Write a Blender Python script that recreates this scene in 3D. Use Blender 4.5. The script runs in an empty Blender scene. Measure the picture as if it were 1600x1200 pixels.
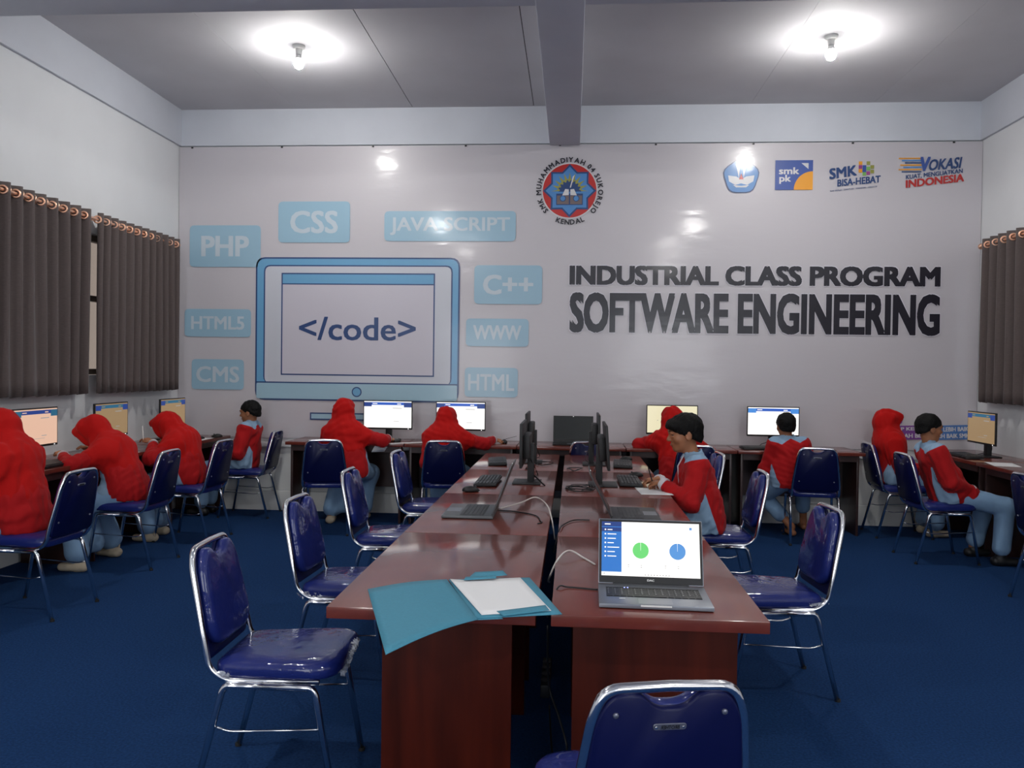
import bpy, bmesh, math, random
import numpy as np
from mathutils import Vector, Matrix
C = bpy.context.scene.collection
PI = math.pi
random.seed(7)

# ------------------------------------------------------------ camera, world, lights, exposure
CAM_H = 1.5162
f_px, yaw, pitch, roll = 1268.2556, -0.0737, -0.0176, 0.0131
Fv = Vector((math.sin(yaw)*math.cos(pitch), math.cos(yaw)*math.cos(pitch), math.sin(pitch)))
Rv = Vector((math.cos(yaw), -math.sin(yaw), 0)); Uv = Rv.cross(Fv)
R2 = math.cos(roll)*Rv + math.sin(roll)*Uv; U2 = -math.sin(roll)*Rv + math.cos(roll)*Uv
cd = bpy.data.cameras.new('camera'); cam = bpy.data.objects.new('camera', cd); C.objects.link(cam)
cd.sensor_width = 36; cd.lens = f_px/1600*36; cd.clip_start = 0.05
cam.matrix_world = Matrix(((R2.x, U2.x, -Fv.x, 0), (R2.y, U2.y, -Fv.y, 0), (R2.z, U2.z, -Fv.z, CAM_H), (0, 0, 0, 1)))
sc = bpy.context.scene
sc.camera = cam
vs = sc.view_settings
vs.view_transform = 'Standard'; vs.look = 'None'; vs.gamma = 1; vs.use_curve_mapping = False
vs.exposure = 0.0
w = bpy.data.worlds.new('world'); sc.world = w; w.use_nodes = True
w.node_tree.nodes['Background'].inputs[0].default_value = (0.80, 0.88, 1.0, 1)
w.node_tree.nodes['Background'].inputs[1].default_value = 0.9

BULB = 1620.0                      # emission of each ceiling bulb
def area(name, loc, rot, sx, sy, power, col):
    l = bpy.data.lights.new(name, 'AREA'); l.shape = 'RECTANGLE'; l.size = sx; l.size_y = sy
    l.energy = power; l.color = col
    o = bpy.data.objects.new(name, l); C.objects.link(o); o.location = loc; o.rotation_euler = rot
    return o
# added fill lamps inside the rear wall, standing in for daylight behind the camera
area('rear_fill_left', (-2.2, -2.35, 1.5), (math.radians(90), 0, 0), 1.6, 2.2, 45, (0.95, 0.97, 1.0))
area('rear_fill_right', (2.2, -2.35, 1.9), (math.radians(90), 0, 0), 2.2, 1.4, 45, (0.95, 0.97, 1.0))

# ------------------------------------------------------------ helpers
def lin(c):
    return c/12.92 if c <= 0.04045 else ((c+0.055)/1.055)**2.4
def rgb(r, g, b):
    return (lin(r/255), lin(g/255), lin(b/255), 1)
def mat(name, col, rough=0.6, metal=0.0, coat=0.0, coat_rough=0.08, emit=None, estr=1.0, noise=None,
        bump=None, spec=0.5, trans=0.0, sheen=0.0, alpha=1.0):
    """noise=(scale, amount, (sx,sy,sz)) varies the colour; bump=(scale, strength, (sx,sy,sz))"""
    m = bpy.data.materials.new(name); m.use_nodes = True
    nt = m.node_tree; b = nt.nodes['Principled BSDF']
    b.inputs['Base Color'].default_value = col
    b.inputs['Roughness'].default_value = rough
    b.inputs['Metallic'].default_value = metal
    b.inputs['Coat Weight'].default_value = coat
    b.inputs['Coat Roughness'].default_value = coat_rough
    b.inputs['Specular IOR Level'].default_value = spec
    b.inputs['Transmission Weight'].default_value = trans
    b.inputs['Sheen Weight'].default_value = sheen
    b.inputs['Alpha'].default_value = alpha
    if emit:
        b.inputs['Emission Color'].default_value = emit
        b.inputs['Emission Strength'].default_value = estr
    def coords(s):
        tc = nt.nodes.new('ShaderNodeTexCoord'); mp = nt.nodes.new('ShaderNodeMapping')
        nt.links.new(tc.outputs['Object'], mp.inputs[0]); mp.inputs['Scale'].default_value = s
        return mp
    if noise:
        mp = coords(noise[2]); n = nt.nodes.new('ShaderNodeTexNoise')
        n.inputs['Scale'].default_value = noise[0]; n.inputs['Detail'].default_value = 5
        nt.links.new(mp.outputs[0], n.inputs['Vector'])
        r = nt.nodes.new('ShaderNodeValToRGB'); a = noise[1]
        r.color_ramp.elements[0].position = 0.3; r.color_ramp.elements[1].position = 0.7
        r.color_ramp.elements[0].color = tuple(max(0, x*(1-a)) for x in col[:3])+(1,)
        r.color_ramp.elements[1].color = tuple(min(1, x*(1+a)) for x in col[:3])+(1,)
        nt.links.new(n.outputs[0], r.inputs[0]); nt.links.new(r.outputs[0], b.inputs['Base Color'])
    if bump:
        mp = coords(bump[2]); n = nt.nodes.new('ShaderNodeTexNoise')
        n.inputs['Scale'].default_value = bump[0]; n.inputs['Detail'].default_value = 4
        nt.links.new(mp.outputs[0], n.inputs['Vector'])
        bp = nt.nodes.new('ShaderNodeBump'); bp.inputs['Strength'].default_value = bump[1]
        bp.inputs['Distance'].default_value = 0.01
        nt.links.new(n.outputs[0], bp.inputs['Height']); nt.links.new(bp.outputs[0], b.inputs['Normal'])
        if coat: nt.links.new(bp.outputs[0], b.inputs['Coat Normal'])
    return m

def tag(o, label=None, cat=None, group=None, kind=None):
    if label: o['label'] = label
    if cat: o['category'] = cat
    if group: o['group'] = group
    if kind: o['kind'] = kind
    return o
def empty(name, loc=(0, 0, 0), rz=0.0, label=None, cat=None, group=None, parent=None):
    o = bpy.data.objects.new(name, None); C.objects.link(o); o.location = loc; o.rotation_euler = (0, 0, rz)
    o.empty_display_size = 0.1
    if parent: o.parent = parent
    return tag(o, label, cat, group)
def copy_tree(o, parent=None):
    c = o.copy(); C.objects.link(c)
    if parent: c.parent = parent
    for ch in list(o.children): copy_tree(ch, c)
    return c

def fillet(P, r, n=5, closed=False):
    P = [Vector(p) for p in P]; out = []; N = len(P)
    rr = r if isinstance(r, (list, tuple)) else [r]*N
    for i in range(N):
        if not closed and i in (0, N-1): out.append(P[i]); continue
        a = P[i-1]-P[i]; b = P[(i+1) % N]-P[i]
        d = min(rr[i], a.length*0.49, b.length*0.49)
        if d < 1e-6: out.append(P[i]); continue
        p0 = P[i]+a.normalized()*d; p2 = P[i]+b.normalized()*d
        for k in range(n+1):
            t = k/n; out.append(p0*(1-t)**2+P[i]*2*t*(1-t)+p2*t*t)
    return out
def smooth_path(P, n=6):
    P = [Vector(p) for p in P]; out = []
    for i in range(len(P)-1):
        p0 = P[max(i-1, 0)]; p1 = P[i]; p2 = P[i+1]; p3 = P[min(i+2, len(P)-1)]
        for k in range(n):
            t = k/n
            out.append(0.5*((2*p1)+(p2-p0)*t+(2*p0-5*p1+4*p2-p3)*t*t+(3*p1-p0-3*p2+p3)*t**3))
    out.append(P[-1]); return out
def inset(poly, d):
    N = len(poly); out = []
    A = sum(poly[i][0]*poly[(i+1) % N][1]-poly[(i+1) % N][0]*poly[i][1] for i in range(N))
    s = 1 if A > 0 else -1
    for i in range(N):
        a = Vector(poly[i])-Vector(poly[i-1]); b = Vector(poly[(i+1) % N])-Vector(poly[i])
        if a.length < 1e-9: a = b
        if b.length < 1e-9: b = a
        n1 = Vector((-a.y, a.x)).normalized(); n2 = Vector((-b.y, b.x)).normalized()
        m = n1+n2
        if m.length < 1e-6: m = n1
        m.normalize(); k = max(0.5, m.dot(n1))
        out.append(Vector(poly[i])+m*(s*d/k))
    return out

class MB:
    def __init__(self): self.v = []; self.f = []; self.mi = []
    def add(self, V, F, mi=0, M=None):
        o = len(self.v)
        for p in V:
            p = Vector(p)
            if M is not None: p = M @ p
            self.v.append(p)
        for f in F: self.f.append([i+o for i in f]); self.mi.append(mi)
        return self
    def box(self, c, s, mi=0, M=None, bev=0.0, rot=None):
        hx, hy, hz = s[0]/2, s[1]/2, s[2]/2
        T = Matrix.Translation(Vector(c))
        if rot is not None: T = T @ rot.to_4x4()
        if M is not None: T = M @ T
        if bev <= 0:
            V = [(x, y, z) for x in (-hx, hx) for y in (-hy, hy) for z in (-hz, hz)]
            F = [(0, 1, 3, 2), (4, 6, 7, 5), (0, 4, 5, 1), (2, 3, 7, 6), (0, 2, 6, 4), (1, 5, 7, 3)]
            return self.add(V, F, mi, T)
        b = min(bev, hx*0.98, hy*0.98, hz*0.98)
        bm = bmesh.new(); bmesh.ops.create_cube(bm, size=1)
        for v in bm.verts: v.co = Vector((v.co.x*2*hx, v.co.y*2*hy, v.co.z*2*hz))
        bmesh.ops.bevel(bm, geom=list(bm.edges), offset=b, segments=2, affect='EDGES', profile=0.6)
        bm.verts.index_update()
        V = [v.co.copy() for v in bm.verts]; F = [[v.index for v in f.verts] for f in bm.faces]; bm.free()
        return self.add(V, F, mi, T)
    def b2(self, x0, x1, y0, y1, z0, z1, mi=0, bev=0.0):
        return self.box(((x0+x1)/2, (y0+y1)/2, (z0+z1)/2), (abs(x1-x0), abs(y1-y0), abs(z1-z0)), mi, None, bev)
    def tube(self, P, r, seg=8, mi=0, closed=False, cap=True):
        P = [Vector(p) for p in P]; N = len(P); rings = []
        rad = r if isinstance(r, (list, tuple)) else [r]*N
        t0 = (P[1]-P[0]).normalized(); ref = Vector((0, 0, 1)) if abs(t0.z) < 0.9 else Vector((1, 0, 0))
        n = (ref-t0*ref.dot(t0)).normalized(); V = []
        for i in range(N):
            if closed: t = (P[(i+1) % N]-P[i-1])
            elif i == 0: t = P[1]-P[0]
            elif i == N-1: t = P[-1]-P[-2]
            else: t = (P[i+1]-P[i]).normalized()+(P[i]-P[i-1]).normalized()
            t.normalize(); n = n-t*n.dot(t)
            n.normalize(); bn = t.cross(n)
            for k in range(seg):
                a = 2*PI*k/seg; V.append(P[i]+(n*math.cos(a)+bn*math.sin(a))*rad[i])
        F = []
        for i in range(N if closed else N-1):
            j = (i+1) % N
            for k in range(seg):
                l = (k+1) % seg; F.append((i*seg+k, i*seg+l, j*seg+l, j*seg+k))
        if cap and not closed:
            F.append(tuple(range(seg))[::-1]); F.append(tuple((N-1)*seg+k for k in range(seg)))
        return self.add(V, F, mi)
    def lathe(self, prof, c=(0, 0, 0), seg=16, mi=0, M=None):
        V = []; F = []; n = len(prof)
        for (r, z) in prof:
            for k in range(seg):
                a = 2*PI*k/seg; V.append((c[0]+r*math.cos(a), c[1]+r*math.sin(a), c[2]+z))
        for i in range(n-1):
            for k in range(seg):
                l = (k+1) % seg; F.append((i*seg+k, i*seg+l, (i+1)*seg+l, (i+1)*seg+k))
        F.append(tuple(range(seg))[::-1]); F.append(tuple((n-1)*seg+k for k in range(seg)))
        return self.add(V, F, mi, M)
    def loft(self, poly, layers, M=None, mi=0):
        """poly: list of 2-D points; layers: (inset, height) from bottom to top"""
        V = []; F = []; N = len(poly)
        for d, h in layers:
            q = inset(poly, d) if abs(d) > 1e-9 else [Vector(p) for p in poly]
            V += [(p[0], p[1], h) for p in q]
        for i in range(len(layers)-1):
            for k in range(N):
                l = (k+1) % N; F.append((i*N+k, i*N+l, (i+1)*N+l, (i+1)*N+k))
        F.append(tuple(range(N))[::-1]); F.append(tuple((len(layers)-1)*N+k for k in range(N)))
        return self.add(V, F, mi, M)
    def poly(self, P, mi=0, M=None):
        return self.add(P, [tuple(range(len(P)))], mi, M)
    def build(self, name, mats, parent=None, smooth=False, angle=40):
        me = bpy.data.meshes.new(name); me.from_pydata([tuple(v) for v in self.v], [], self.f)
        if not isinstance(mats, (list, tuple)): mats = [mats]
        for m in mats: me.materials.append(m)
        if any(self.mi): me.polygons.foreach_set('material_index', self.mi)
        bm = bmesh.new(); bm.from_mesh(me); bmesh.ops.recalc_face_normals(bm, faces=bm.faces)
        if smooth:
            for f in bm.faces: f.smooth = True
            for e in bm.edges:
                if len(e.link_faces) == 2 and e.calc_face_angle(0) > math.radians(angle): e.smooth = False
        bm.to_mesh(me); bm.free(); me.update()
        o = bpy.data.objects.new(name, me); C.objects.link(o)
        if parent: o.parent = parent
        return o
def tform(loc, rx=0, ry=0, rz=0):
    return Matrix.Translation(Vector(loc)) @ Matrix.Rotation(rz, 4, 'Z') @ Matrix.Rotation(ry, 4, 'Y') @ Matrix.Rotation(rx, 4, 'X')
def rect(x0, x1, y0, y1, r=0.0, n=4):
    P = [(x0, y0, 0), (x1, y0, 0), (x1, y1, 0), (x0, y1, 0)]
    if r > 0: P = fillet(P, r, n, True)
    return [(p[0], p[1]) for p in P]

# ------------------------------------------------------------ text as flat print
def text_geo(s, bold=0.0, res=3, space=1.0):
    cu = bpy.data.curves.new('tmp', 'FONT'); cu.body = s; cu.offset = bold; cu.resolution_u = res
    cu.space_character = space
    o = bpy.data.objects.new('tmp', cu); C.objects.link(o)
    dg = bpy.context.evaluated_depsgraph_get(); dg.update()
    me = bpy.data.meshes.new_from_object(o.evaluated_get(dg))
    V = [v.co.copy() for v in me.vertices]; F = [list(p.vertices) for p in me.polygons]
    bpy.data.objects.remove(o); bpy.data.curves.remove(cu); bpy.data.meshes.remove(me)
    return V, F
def fit_text(mb, s, x0, x1, z0, z1, bold=0.02, shear=0.0, rot=0.0, mi=0, M=None, space=1.0):
    """lettering scaled into the given box in the local x-y plane"""
    V, F = text_geo(s, 0.0, 3, space)
    ex = bold*.75
    if ex > .005:            # heavier stroke: the same outline repeated with small steps
        V0, F0, n0 = V, F, len(V); V, F = [], []
        for k, (dx, dy) in enumerate(((-ex, -ex*.6), (ex, -ex*.6), (-ex, ex*.6), (ex, ex*.6), (0, 0))):
            V += [v+Vector((dx, dy, k*.00012)) for v in V0]; F += [[i+k*n0 for i in f] for f in F0]
    ax, bx_ = min(v.x for v in V), max(v.x for v in V); ay, by = min(v.y for v in V), max(v.y for v in V)
    cx, cy = (x0+x1)/2, (z0+z1)/2; out = []
    for v in V:
        x = (v.x-ax)/(bx_-ax)*(x1-x0)-(x1-x0)/2; y = (v.y-ay)/(by-ay)*(z1-z0)-(z1-z0)/2
        x += shear*y
        out.append((cx+x*math.cos(rot)-y*math.sin(rot), cy+x*math.sin(rot)+y*math.cos(rot), v.z))
    mb.add(out, F, mi, M)

# ------------------------------------------------------------ materials
M_wall = mat('painted_wall', rgb(222, 224, 226), 0.75, noise=(1.2, 0.04, (1, 1, 1)), bump=(60, 0.05, (1, 1, 1)))
M_lowwall = mat('painted_lower_wall', rgb(222, 222, 219), 0.6, noise=(2.0, 0.08, (1, 1, 1)))
M_ceil = mat('painted_ceiling', rgb(198, 197, 201), 0.8, noise=(1.5, 0.05, (1, 1, 1)))
M_beam = mat('painted_beam', rgb(208, 212, 220), 0.8, noise=(2.0, 0.04, (1, 1, 1)), bump=(25, 0.08, (1, 1, 1)))
M_dark = mat('black_plastic', rgb(20, 20, 22), 0.5)
M_dark2 = mat('dark_grey_plastic', rgb(45, 47, 50), 0.45)
M_wood = mat('dark_lacquered_wood', rgb(106, 44, 33), 0.5, spec=.2, coat=0.85, coat_rough=0.13, noise=(3.0, 0.2, (3.0, 0.35, 3.0)))
M_woodv = mat('red_brown_wood_panel', rgb(72, 21, 8), 0.55, spec=.15, coat=0.08, coat_rough=0.2, noise=(4.0, 0.42, (3.0, 3.0, 0.25)))
M_woodd = mat('very_dark_wood', rgb(52, 28, 25), 0.45, coat=0.25, coat_rough=0.2, noise=(4.0, 0.3, (2.0, 2.0, 0.3)))
M_carpet = mat('blue_carpet', rgb(27, 58, 101), 0.95, noise=(90, 0.28, (1, 1, 1)), bump=(300, 0.5, (1, 1, 1)), spec=0.1)
M_chrome = mat('chrome', (0.82, 0.82, 0.84, 1), 0.13, 1.0)
M_blue = mat('blue_vinyl_in_plastic', rgb(18, 33, 104), 0.6, spec=.2, coat=0.9, coat_rough=0.05, bump=(13, 0.55, (1, 1, 1)))
M_blueb = mat('navy_vinyl_back', rgb(6, 13, 62), 0.45, spec=.2, coat=0.12, coat_rough=0.2, bump=(9, 0.1, (1, 1, 1)))
M_bluen = mat('royal_blue_fabric', rgb(30, 52, 165), 0.8, bump=(200, 0.2, (1, 1, 1)))
M_film = mat('clear_plastic_film', (0.9, 0.92, 0.95, 1), 0.08, trans=1.0, bump=(30, 1.0, (1, 1, 1)))
M_steel = mat('brushed_plate', rgb(150, 152, 165), 0.35, 0.8)
M_rubber = mat('black_rubber', rgb(20, 20, 20), 0.8)
M_curtain = mat('grey_brown_curtain', rgb(86, 75, 73), 0.85, noise=(40, 0.12, (1, 1, 6)), sheen=0.2)
M_copper = mat('rose_gold_metal', rgb(236, 188, 160), 0.3, 0.8)
M_paper = mat('white_paper', rgb(235, 235, 235), 0.8)
M_teal = mat('teal_card', rgb(66, 138, 162), 0.7, noise=(120, 0.05, (1, 1, 1)))
M_silver = mat('grey_aluminium', rgb(130, 134, 142), 0.38, 0.55)
M_key = mat('black_keys', rgb(30, 31, 33), 0.5)
M_keyleg = mat('key_legend', rgb(215, 215, 215), 0.6)
M_glass = mat('window_glass', (1, 1, 1, 1), 0.02, trans=1.0, spec=0.5)
M_white = mat('white_plastic', rgb(225, 225, 222), 0.4)
M_bulb = mat('lit_bulb', (1, 1, 1, 1), 0.3, emit=(1.0, 0.98, 0.945, 1), estr=BULB)
M_bulb2 = mat('lit_bulb_side', (1, 1, 1, 1), 0.3, emit=(1.0, 0.98, 0.945, 1), estr=BULB*.045)
M_black = mat('dark_void', rgb(8, 8, 9), 0.9)
def emi(name, c, s=1.0):
    return mat(name, (0.01, 0.01, 0.01, 1), 0.3, emit=c, estr=s)

# ------------------------------------------------------------ the room
D = 8.381; WL = -4.186; WR = 4.007; HC = 4.227; HB = 3.836; YB = -2.5
fl = MB().b2(WL-.2, WR+.2, YB-.2, D+.2, -.1, 0).build('floor', M_carpet); tag(fl, 'blue carpet floor', None, None, 'structure')
wb = MB(); wb.b2(WL-.2, WR+.2, D, D+.2, 0, HC)
o = wb.build('wall_back', M_wall); tag(o, 'pale wall behind the printed banner', kind='structure')
lw = MB().b2(WL, WR, D-.012, D, .215, .672).build('lower_panel', M_lowwall, o)
MB().b2(WL, WR, D-.05, D, .672, .722, bev=.006).build('ledge', M_wall, o, True)
tag(MB().b2(WL, WR, D-.035, D, 0, .205, bev=.006).build('baseboard_back', M_lowwall, None, True), 'grey painted skirting under the back ledge', kind='structure')

def side_wall(name, x0, x1, ys, zs, hole, label):
    """wall with one window opening hole=(y0,y1,z0,z1)"""
    m = MB(); y0, y1, z0, z1 = hole
    m.b2(x0, x1, ys[0], y0, zs[0], zs[1]); m.b2(x0, x1, y1, ys[1], zs[0], zs[1])
    m.b2(x0, x1, y0, y1, zs[0], z0); m.b2(x0, x1, y0, y1, z1, zs[1])
    return tag(m.build(name, M_wall), label, kind='structure')
side_wall('wall_left', WL-.2, WL, (YB-.2, D+.2), (0, HC), (2.2, 8.0, 1.42, 2.66), 'white left wall behind the grey curtains')
side_wall('wall_right', WR, WR+.2, (YB-.2, D+.2), (0, HC), (2.2, 8.0, 1.42, 2.66), 'white right wall behind the grey curtain')
side_wall('wall_rear', 0, 0.2, (-WR-.2, -WL+.2), (0, HC), (-3.2, 3.4, .9, 2.9), 'rear wall behind the viewpoint')
o = bpy.data.objects['wall_rear']; o.rotation_euler = (0, 0, PI/2); o.location = (0, YB-.2, 0)
# mirrored y axis after the quarter turn: opening runs across the rear wall
M_frame = mat('window_frame_paint', rgb(120, 105, 92), 0.5)
def window(name, x, label):
    r = MB()
    for y in (2.2, 4.1, 6.05, 8.0): r.b2(x-.04, x+.04, y-.03, y+.03, 1.42, 2.66)
    for z in (1.45, 2.1, 2.63): r.b2(x-.03, x+.03, 2.2, 8.0, z-.025, z+.025)
    o = r.build(name, M_frame); tag(o, label, kind='structure')
    k = 0
    for a, b in ((2.23, 4.07), (4.13, 6.02), (6.08, 7.97)):
        for c, d in ((1.475, 2.075), (2.125, 2.605)):
            MB().b2(x-.004, x+.004, a, b, c, d).build('pane', M_glass, o)
window('window_1', WL-.1, 'framed window behind the left curtains')
window('window_2', WR+.1, 'framed window behind the right curtain')

ce = MB().b2(WL-.2, WR+.2, YB-.2, D+.2, HC, HC+.12).build('ceiling', M_black); tag(ce, 'painted sheet ceiling', kind='structure')
for ys in ((5.2, D), (1.8, 4.95), (-2.5, 1.5)):
    for a, b in ((WL, -2.93), (-2.93, -1.685), (-1.685, -.43), (-.43, -.2), (0.02, 1.75), (1.75, 2.95), (2.95, WR)):
        g = .0035 if a in (-1.685, -.43) else .0012
        h = .0035 if b in (-1.685, -.43) else .0012
        MB().b2(a+g, b-h, ys[0], ys[1], HC-.010, HC+.001).build('ceiling_panel', M_ceil, ce)
tag(MB().b2(-5.6, -5.5, 1, 10, 0, 5).build('trim_7', mat('beige_window_backing', rgb(205, 180, 158), .9)), 'added beige backing outside the left window', kind='structure')  # added behind the glass so the curtain gap shows beige, in place of blinds
# beams
def beam(name, x0, x1, y0, y1, z0, z1, label):
    tag(MB().b2(x0, x1, y0, y1, z0, z1, bev=.008).build(name, M_beam, None, True), label, kind='structure')
beam('trim_1', WL, WR, 4.93, 5.21, HB, HC, 'cross beam nearest above the room')
beam('trim_2', WL, WR, 1.5, 1.8, HB, HC, 'cross beam above the viewpoint')
beam('trim_3', -.262, .048, YB, D-.03, HB-.02, HC, 'long ceiling beam running to the back wall')
beam('trim_4', WL, WR, D-.03, D+.01, HB, HC, 'flat beam above the banner')
beam('trim_5', WL, WL+.03, YB, D, HB, HC, 'flat beam along the left wall')
beam('trim_6', WR-.03, WR, YB, D, HB, HC, 'flat beam along the right wall')

# ceiling bulbs
def lamp(x, y, label):
    t = empty('ceiling_bulb_lamp', (x, y, HC-.01), 0, label, 'lamp', 'bare bulbs on the ceiling')
    MB().lathe([(.001, 0), (.052, 0), (.052, -.012), (.04, -.03), (.001, -.03)], seg=20).build('ceiling_rose', M_white, t, True)
    MB().lathe([(.001, -.03), (.028, -.03), (.026, -.075), (.022, -.08), (.001, -.08)], seg=16).build('socket', M_white, t, True)
    MB().lathe([(.001, -.08), (.02, -.08), (.024, -.095), (.034, -.115), (.001, -.115)], seg=20).build('bulb_collar', M_white, t, True)
    m = MB(); m.lathe([(.001, -.116), (.034, -.116), (.040, -.135), (.0412, -.150), (.040, -.160), (.001, -.160)], seg=20, mi=1); m.lathe([(.001, -.1603), (.040, -.1603), (.037, -.169), (.028, -.184), (.012, -.194), (.001, -.196)], seg=20)
    m.build('bulb', [M_bulb, M_bulb2], t, True)
lamp(-2.33, 6.72, 'lit bare bulb on the ceiling left of the long beam')
lamp(2.026, 6.70, 'lit bare bulb on the ceiling right of the long beam')
lamp(-2.33, 2.6, 'lit bare bulb on the ceiling above the left near chairs')
lamp(2.026, 2.6, 'lit bare bulb on the ceiling above the right near chairs')
lamp(-2.33, -.9, 'lit bare bulb on the ceiling behind the viewpoint at left')
lamp(2.026, -.9, 'lit bare bulb on the ceiling behind the viewpoint at right')

# ------------------------------------------------------------ curtains
def curtain(wallx, sgn, y0, y1, label, per=.138, ph=0.0):
    zt, zb = 2.815, 1.265
    ny = int((y1-y0)/per*12); nz = 14; V = []; F = []
    xc = wallx+sgn*.11
    for j in range(nz+1):
        t = j/nz; z = zt+(zb-zt)*t
        for i in range(ny+1):
            u = i/ny; y = y0+(y1-y0)*u
            a = (y-y0)/per*2*PI+ph
            wv = math.sin(a+.35*math.sin(a))
            amp = .036*(1-.25*t)+.008*math.sin(y*5.1)
            yy = y+.012*math.sin(a*.5+t*2.0)*t+.006*math.sin(3*t+y*7)
            V.append((xc+sgn*(wv*amp+.012*t*math.sin(y*3.3+1)), yy, z+.006*math.sin(a)*(1 if j == nz else 0)))
    for j in range(nz):
        for i in range(ny):
            p = j*(ny+1)+i; F.append((p, p+1, p+ny+2, p+ny+1))
    m = MB(); m.add(V, F)
    t = empty('curtain', (0, 0, 0), 0, label, 'curtain', 'grey eyelet curtains')
    cl = m.build('cloth', M_curtain, t, True, 180)
    sd = cl.modifiers.new('thickness', 'SOLIDIFY'); sd.thickness = .003
    hm = MB()
    hm.add([(v[0]+sgn*.0035, v[1], v[2]) for v in V[(nz-1)*(ny+1):(nz)*(ny+1)]]+[(v[0]+sgn*.0035, v[1], v[2]) for v in V[nz*(ny+1):]],
           [(i, i+1, ny+2+i, ny+1+i) for i in range(ny)])
    # eyelets where the folds cross the rod
    n = int((y1-y0)/per)
    me = None
    for k in range(n+1):
        for hs in (0, 1):
            yc = y0+(k+hs*.5)*per
            if yc > y1: continue
            if me is None:
                tm = MB(); P = [(.028*math.cos(q*2*PI/16), .028*math.sin(q*2*PI/16), 0) for q in range(16)]
                tm.tube(P, .0085, 6, closed=True); e = tm.build('eyelet', M_copper, t, True, 180); me = e.data
            else:
                e = bpy.data.objects.new('eyelet', me); C.objects.link(e); e.parent = t
            e.location = (xc, yc, 2.757)
            e.rotation_euler = (PI/2, 0, (0.43 if hs == 0 else -0.75)*sgn)
            
    return t
curtain(WL, 1, 1.9, 5.36, 'long grey eyelet curtain at the left end of the left wall')
curtain(WL, 1, 5.40, 6.585, 'grey eyelet curtain left of the bright gap on the left wall')
curtain(WL, 1, 6.70, 8.10, 'grey eyelet curtain between the bright gap and the banner', .125)
curtain(WR, -1, 5.6, 8.10, 'grey eyelet curtain on the right wall beside the banner', .15)
curtain(WR, -1, 1.9, 5.5, 'long grey eyelet curtain on the right wall outside the view', .15)
def rod(x, label, ys=(1.8, 8.12)):
    t = empty('curtain_rod', (0, 0, 0), 0, label, 'rod')
    MB().tube([(x, ys[0], 2.757), (x, ys[1], 2.757)], .0125, 10).build('pole', M_copper, t, True)
    for y in ys:
        MB().lathe([(.001, -.035), (.014, -.03), (.026, -.012), (.03, 0), (.024, .016), (.01, .026), (.001, .028)],
                   M=Matrix.Translation((x, y, 2.757)) @ Matrix.Rotation(PI/2, 4, 'X'), seg=12).build('finial', M_copper, t, True)
    for y in (2.0, 5.38, 6.63, 8.11):
        s = 1 if x < 0 else -1; wx = WL if x < 0 else WR
        MB().b2(min(wx, x), max(wx, x), y-.006, y+.006, 2.735, 2.75).build('bracket', M_copper, t)
rod(WL+.11, 'rose gold curtain rod along the left wall'); rod(WR-.11, 'rose gold curtain rod along the right wall')

# ------------------------------------------------------------ banner
M_ban = mat('glossy_banner_vinyl', rgb(197, 193, 198), 0.42, coat=0.55, coat_rough=0.13, bump=(1.4, 0.5, (1.0, 1, 1.6)))
def ban(name, c): return mat('print_'+name, c, 0.42, coat=0.55, coat_rough=0.13, bump=(1.4, 0.5, (1.0, 1, 1.6)))
# second, finer crease layer on the vinyl
for m in (M_ban,):
    nt = m.node_tree; bs = nt.nodes['Principled BSDF']
    first = bs.inputs['Normal'].links[0].from_node
    tc = nt.nodes.new('ShaderNodeTexCoord'); mp = nt.nodes.new('ShaderNodeMapping')
    mp.inputs['Rotation'].default_value = (0, math.radians(-52), 0); mp.inputs['Scale'].default_value = (1.0, 1, 4.5)
    nz_ = nt.nodes.new('ShaderNodeTexNoise'); nz_.inputs['Scale'].default_value = 1.6; nz_.inputs['Detail'].default_value = 3
    nt.links.new(tc.outputs['Object'], mp.inputs[0]); nt.links.new(mp.outputs[0], nz_.inputs['Vector'])
    b2 = nt.nodes.new('ShaderNodeBump'); b2.inputs['Strength'].default_value = .3; b2.inputs['Distance'].default_value = .01
    nt.links.new(nz_.outputs[0], b2.inputs['Height']); nt.links.new(first.outputs[0], b2.inputs['Normal'])
    nt.links.new(b2.outputs[0], bs.inputs['Normal']); nt.links.new(b2.outputs[0], bs.inputs['Coat Normal'])
P_box = ban('pale_blue', rgb(150, 186, 206)); P_boxt = ban('box_letter', rgb(192, 205, 214)); P_navy = ban('navy', rgb(34, 66, 118))
P_blue = ban('mid_blue', rgb(104, 164, 204)); P_lite = ban('light_blue', rgb(158, 192, 208)); P_scr = ban('screen_grey', rgb(200, 203, 212))
P_win = ban('window_white', rgb(202, 198, 208)); P_ink = ban('black_ink', rgb(22, 20, 34)); P_halo = ban('white_edge', rgb(222, 220, 228))
P_red = ban('red', rgb(186, 34, 30)); P_yel = ban('ochre', rgb(232, 158, 40)); P_gold = ban('olive', rgb(150, 150, 70)); P_grey = ban('book_grey', rgb(112, 98, 98))
P_royal = ban('royal', rgb(52, 82, 158)); P_sky = ban('sky', rgb(74, 134, 196)); P_purp = ban('purple', rgb(122, 58, 150)); P_green = ban('green', rgb(120, 176, 90))
P_cream = ban('cream', rgb(214, 214, 216)); P_bb = ban('box_blue', rgb(70, 118, 184)); P_mag = ban('magenta', rgb(150, 60, 130))
YP = D-.033
bn = empty('banner', (0, YP+.0, 0), 0, 'large glossy printed banner with program title covering the back wall', 'banner')
BZ = Matrix.Rotation(PI/2, 4, 'X')       # local (x, y) -> world (x, z), facing the room
def layer(k): return Matrix.Translation((0, -.0012*k, 0)) @ BZ
V = []; F = []; nx, nz = 60, 24
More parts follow.
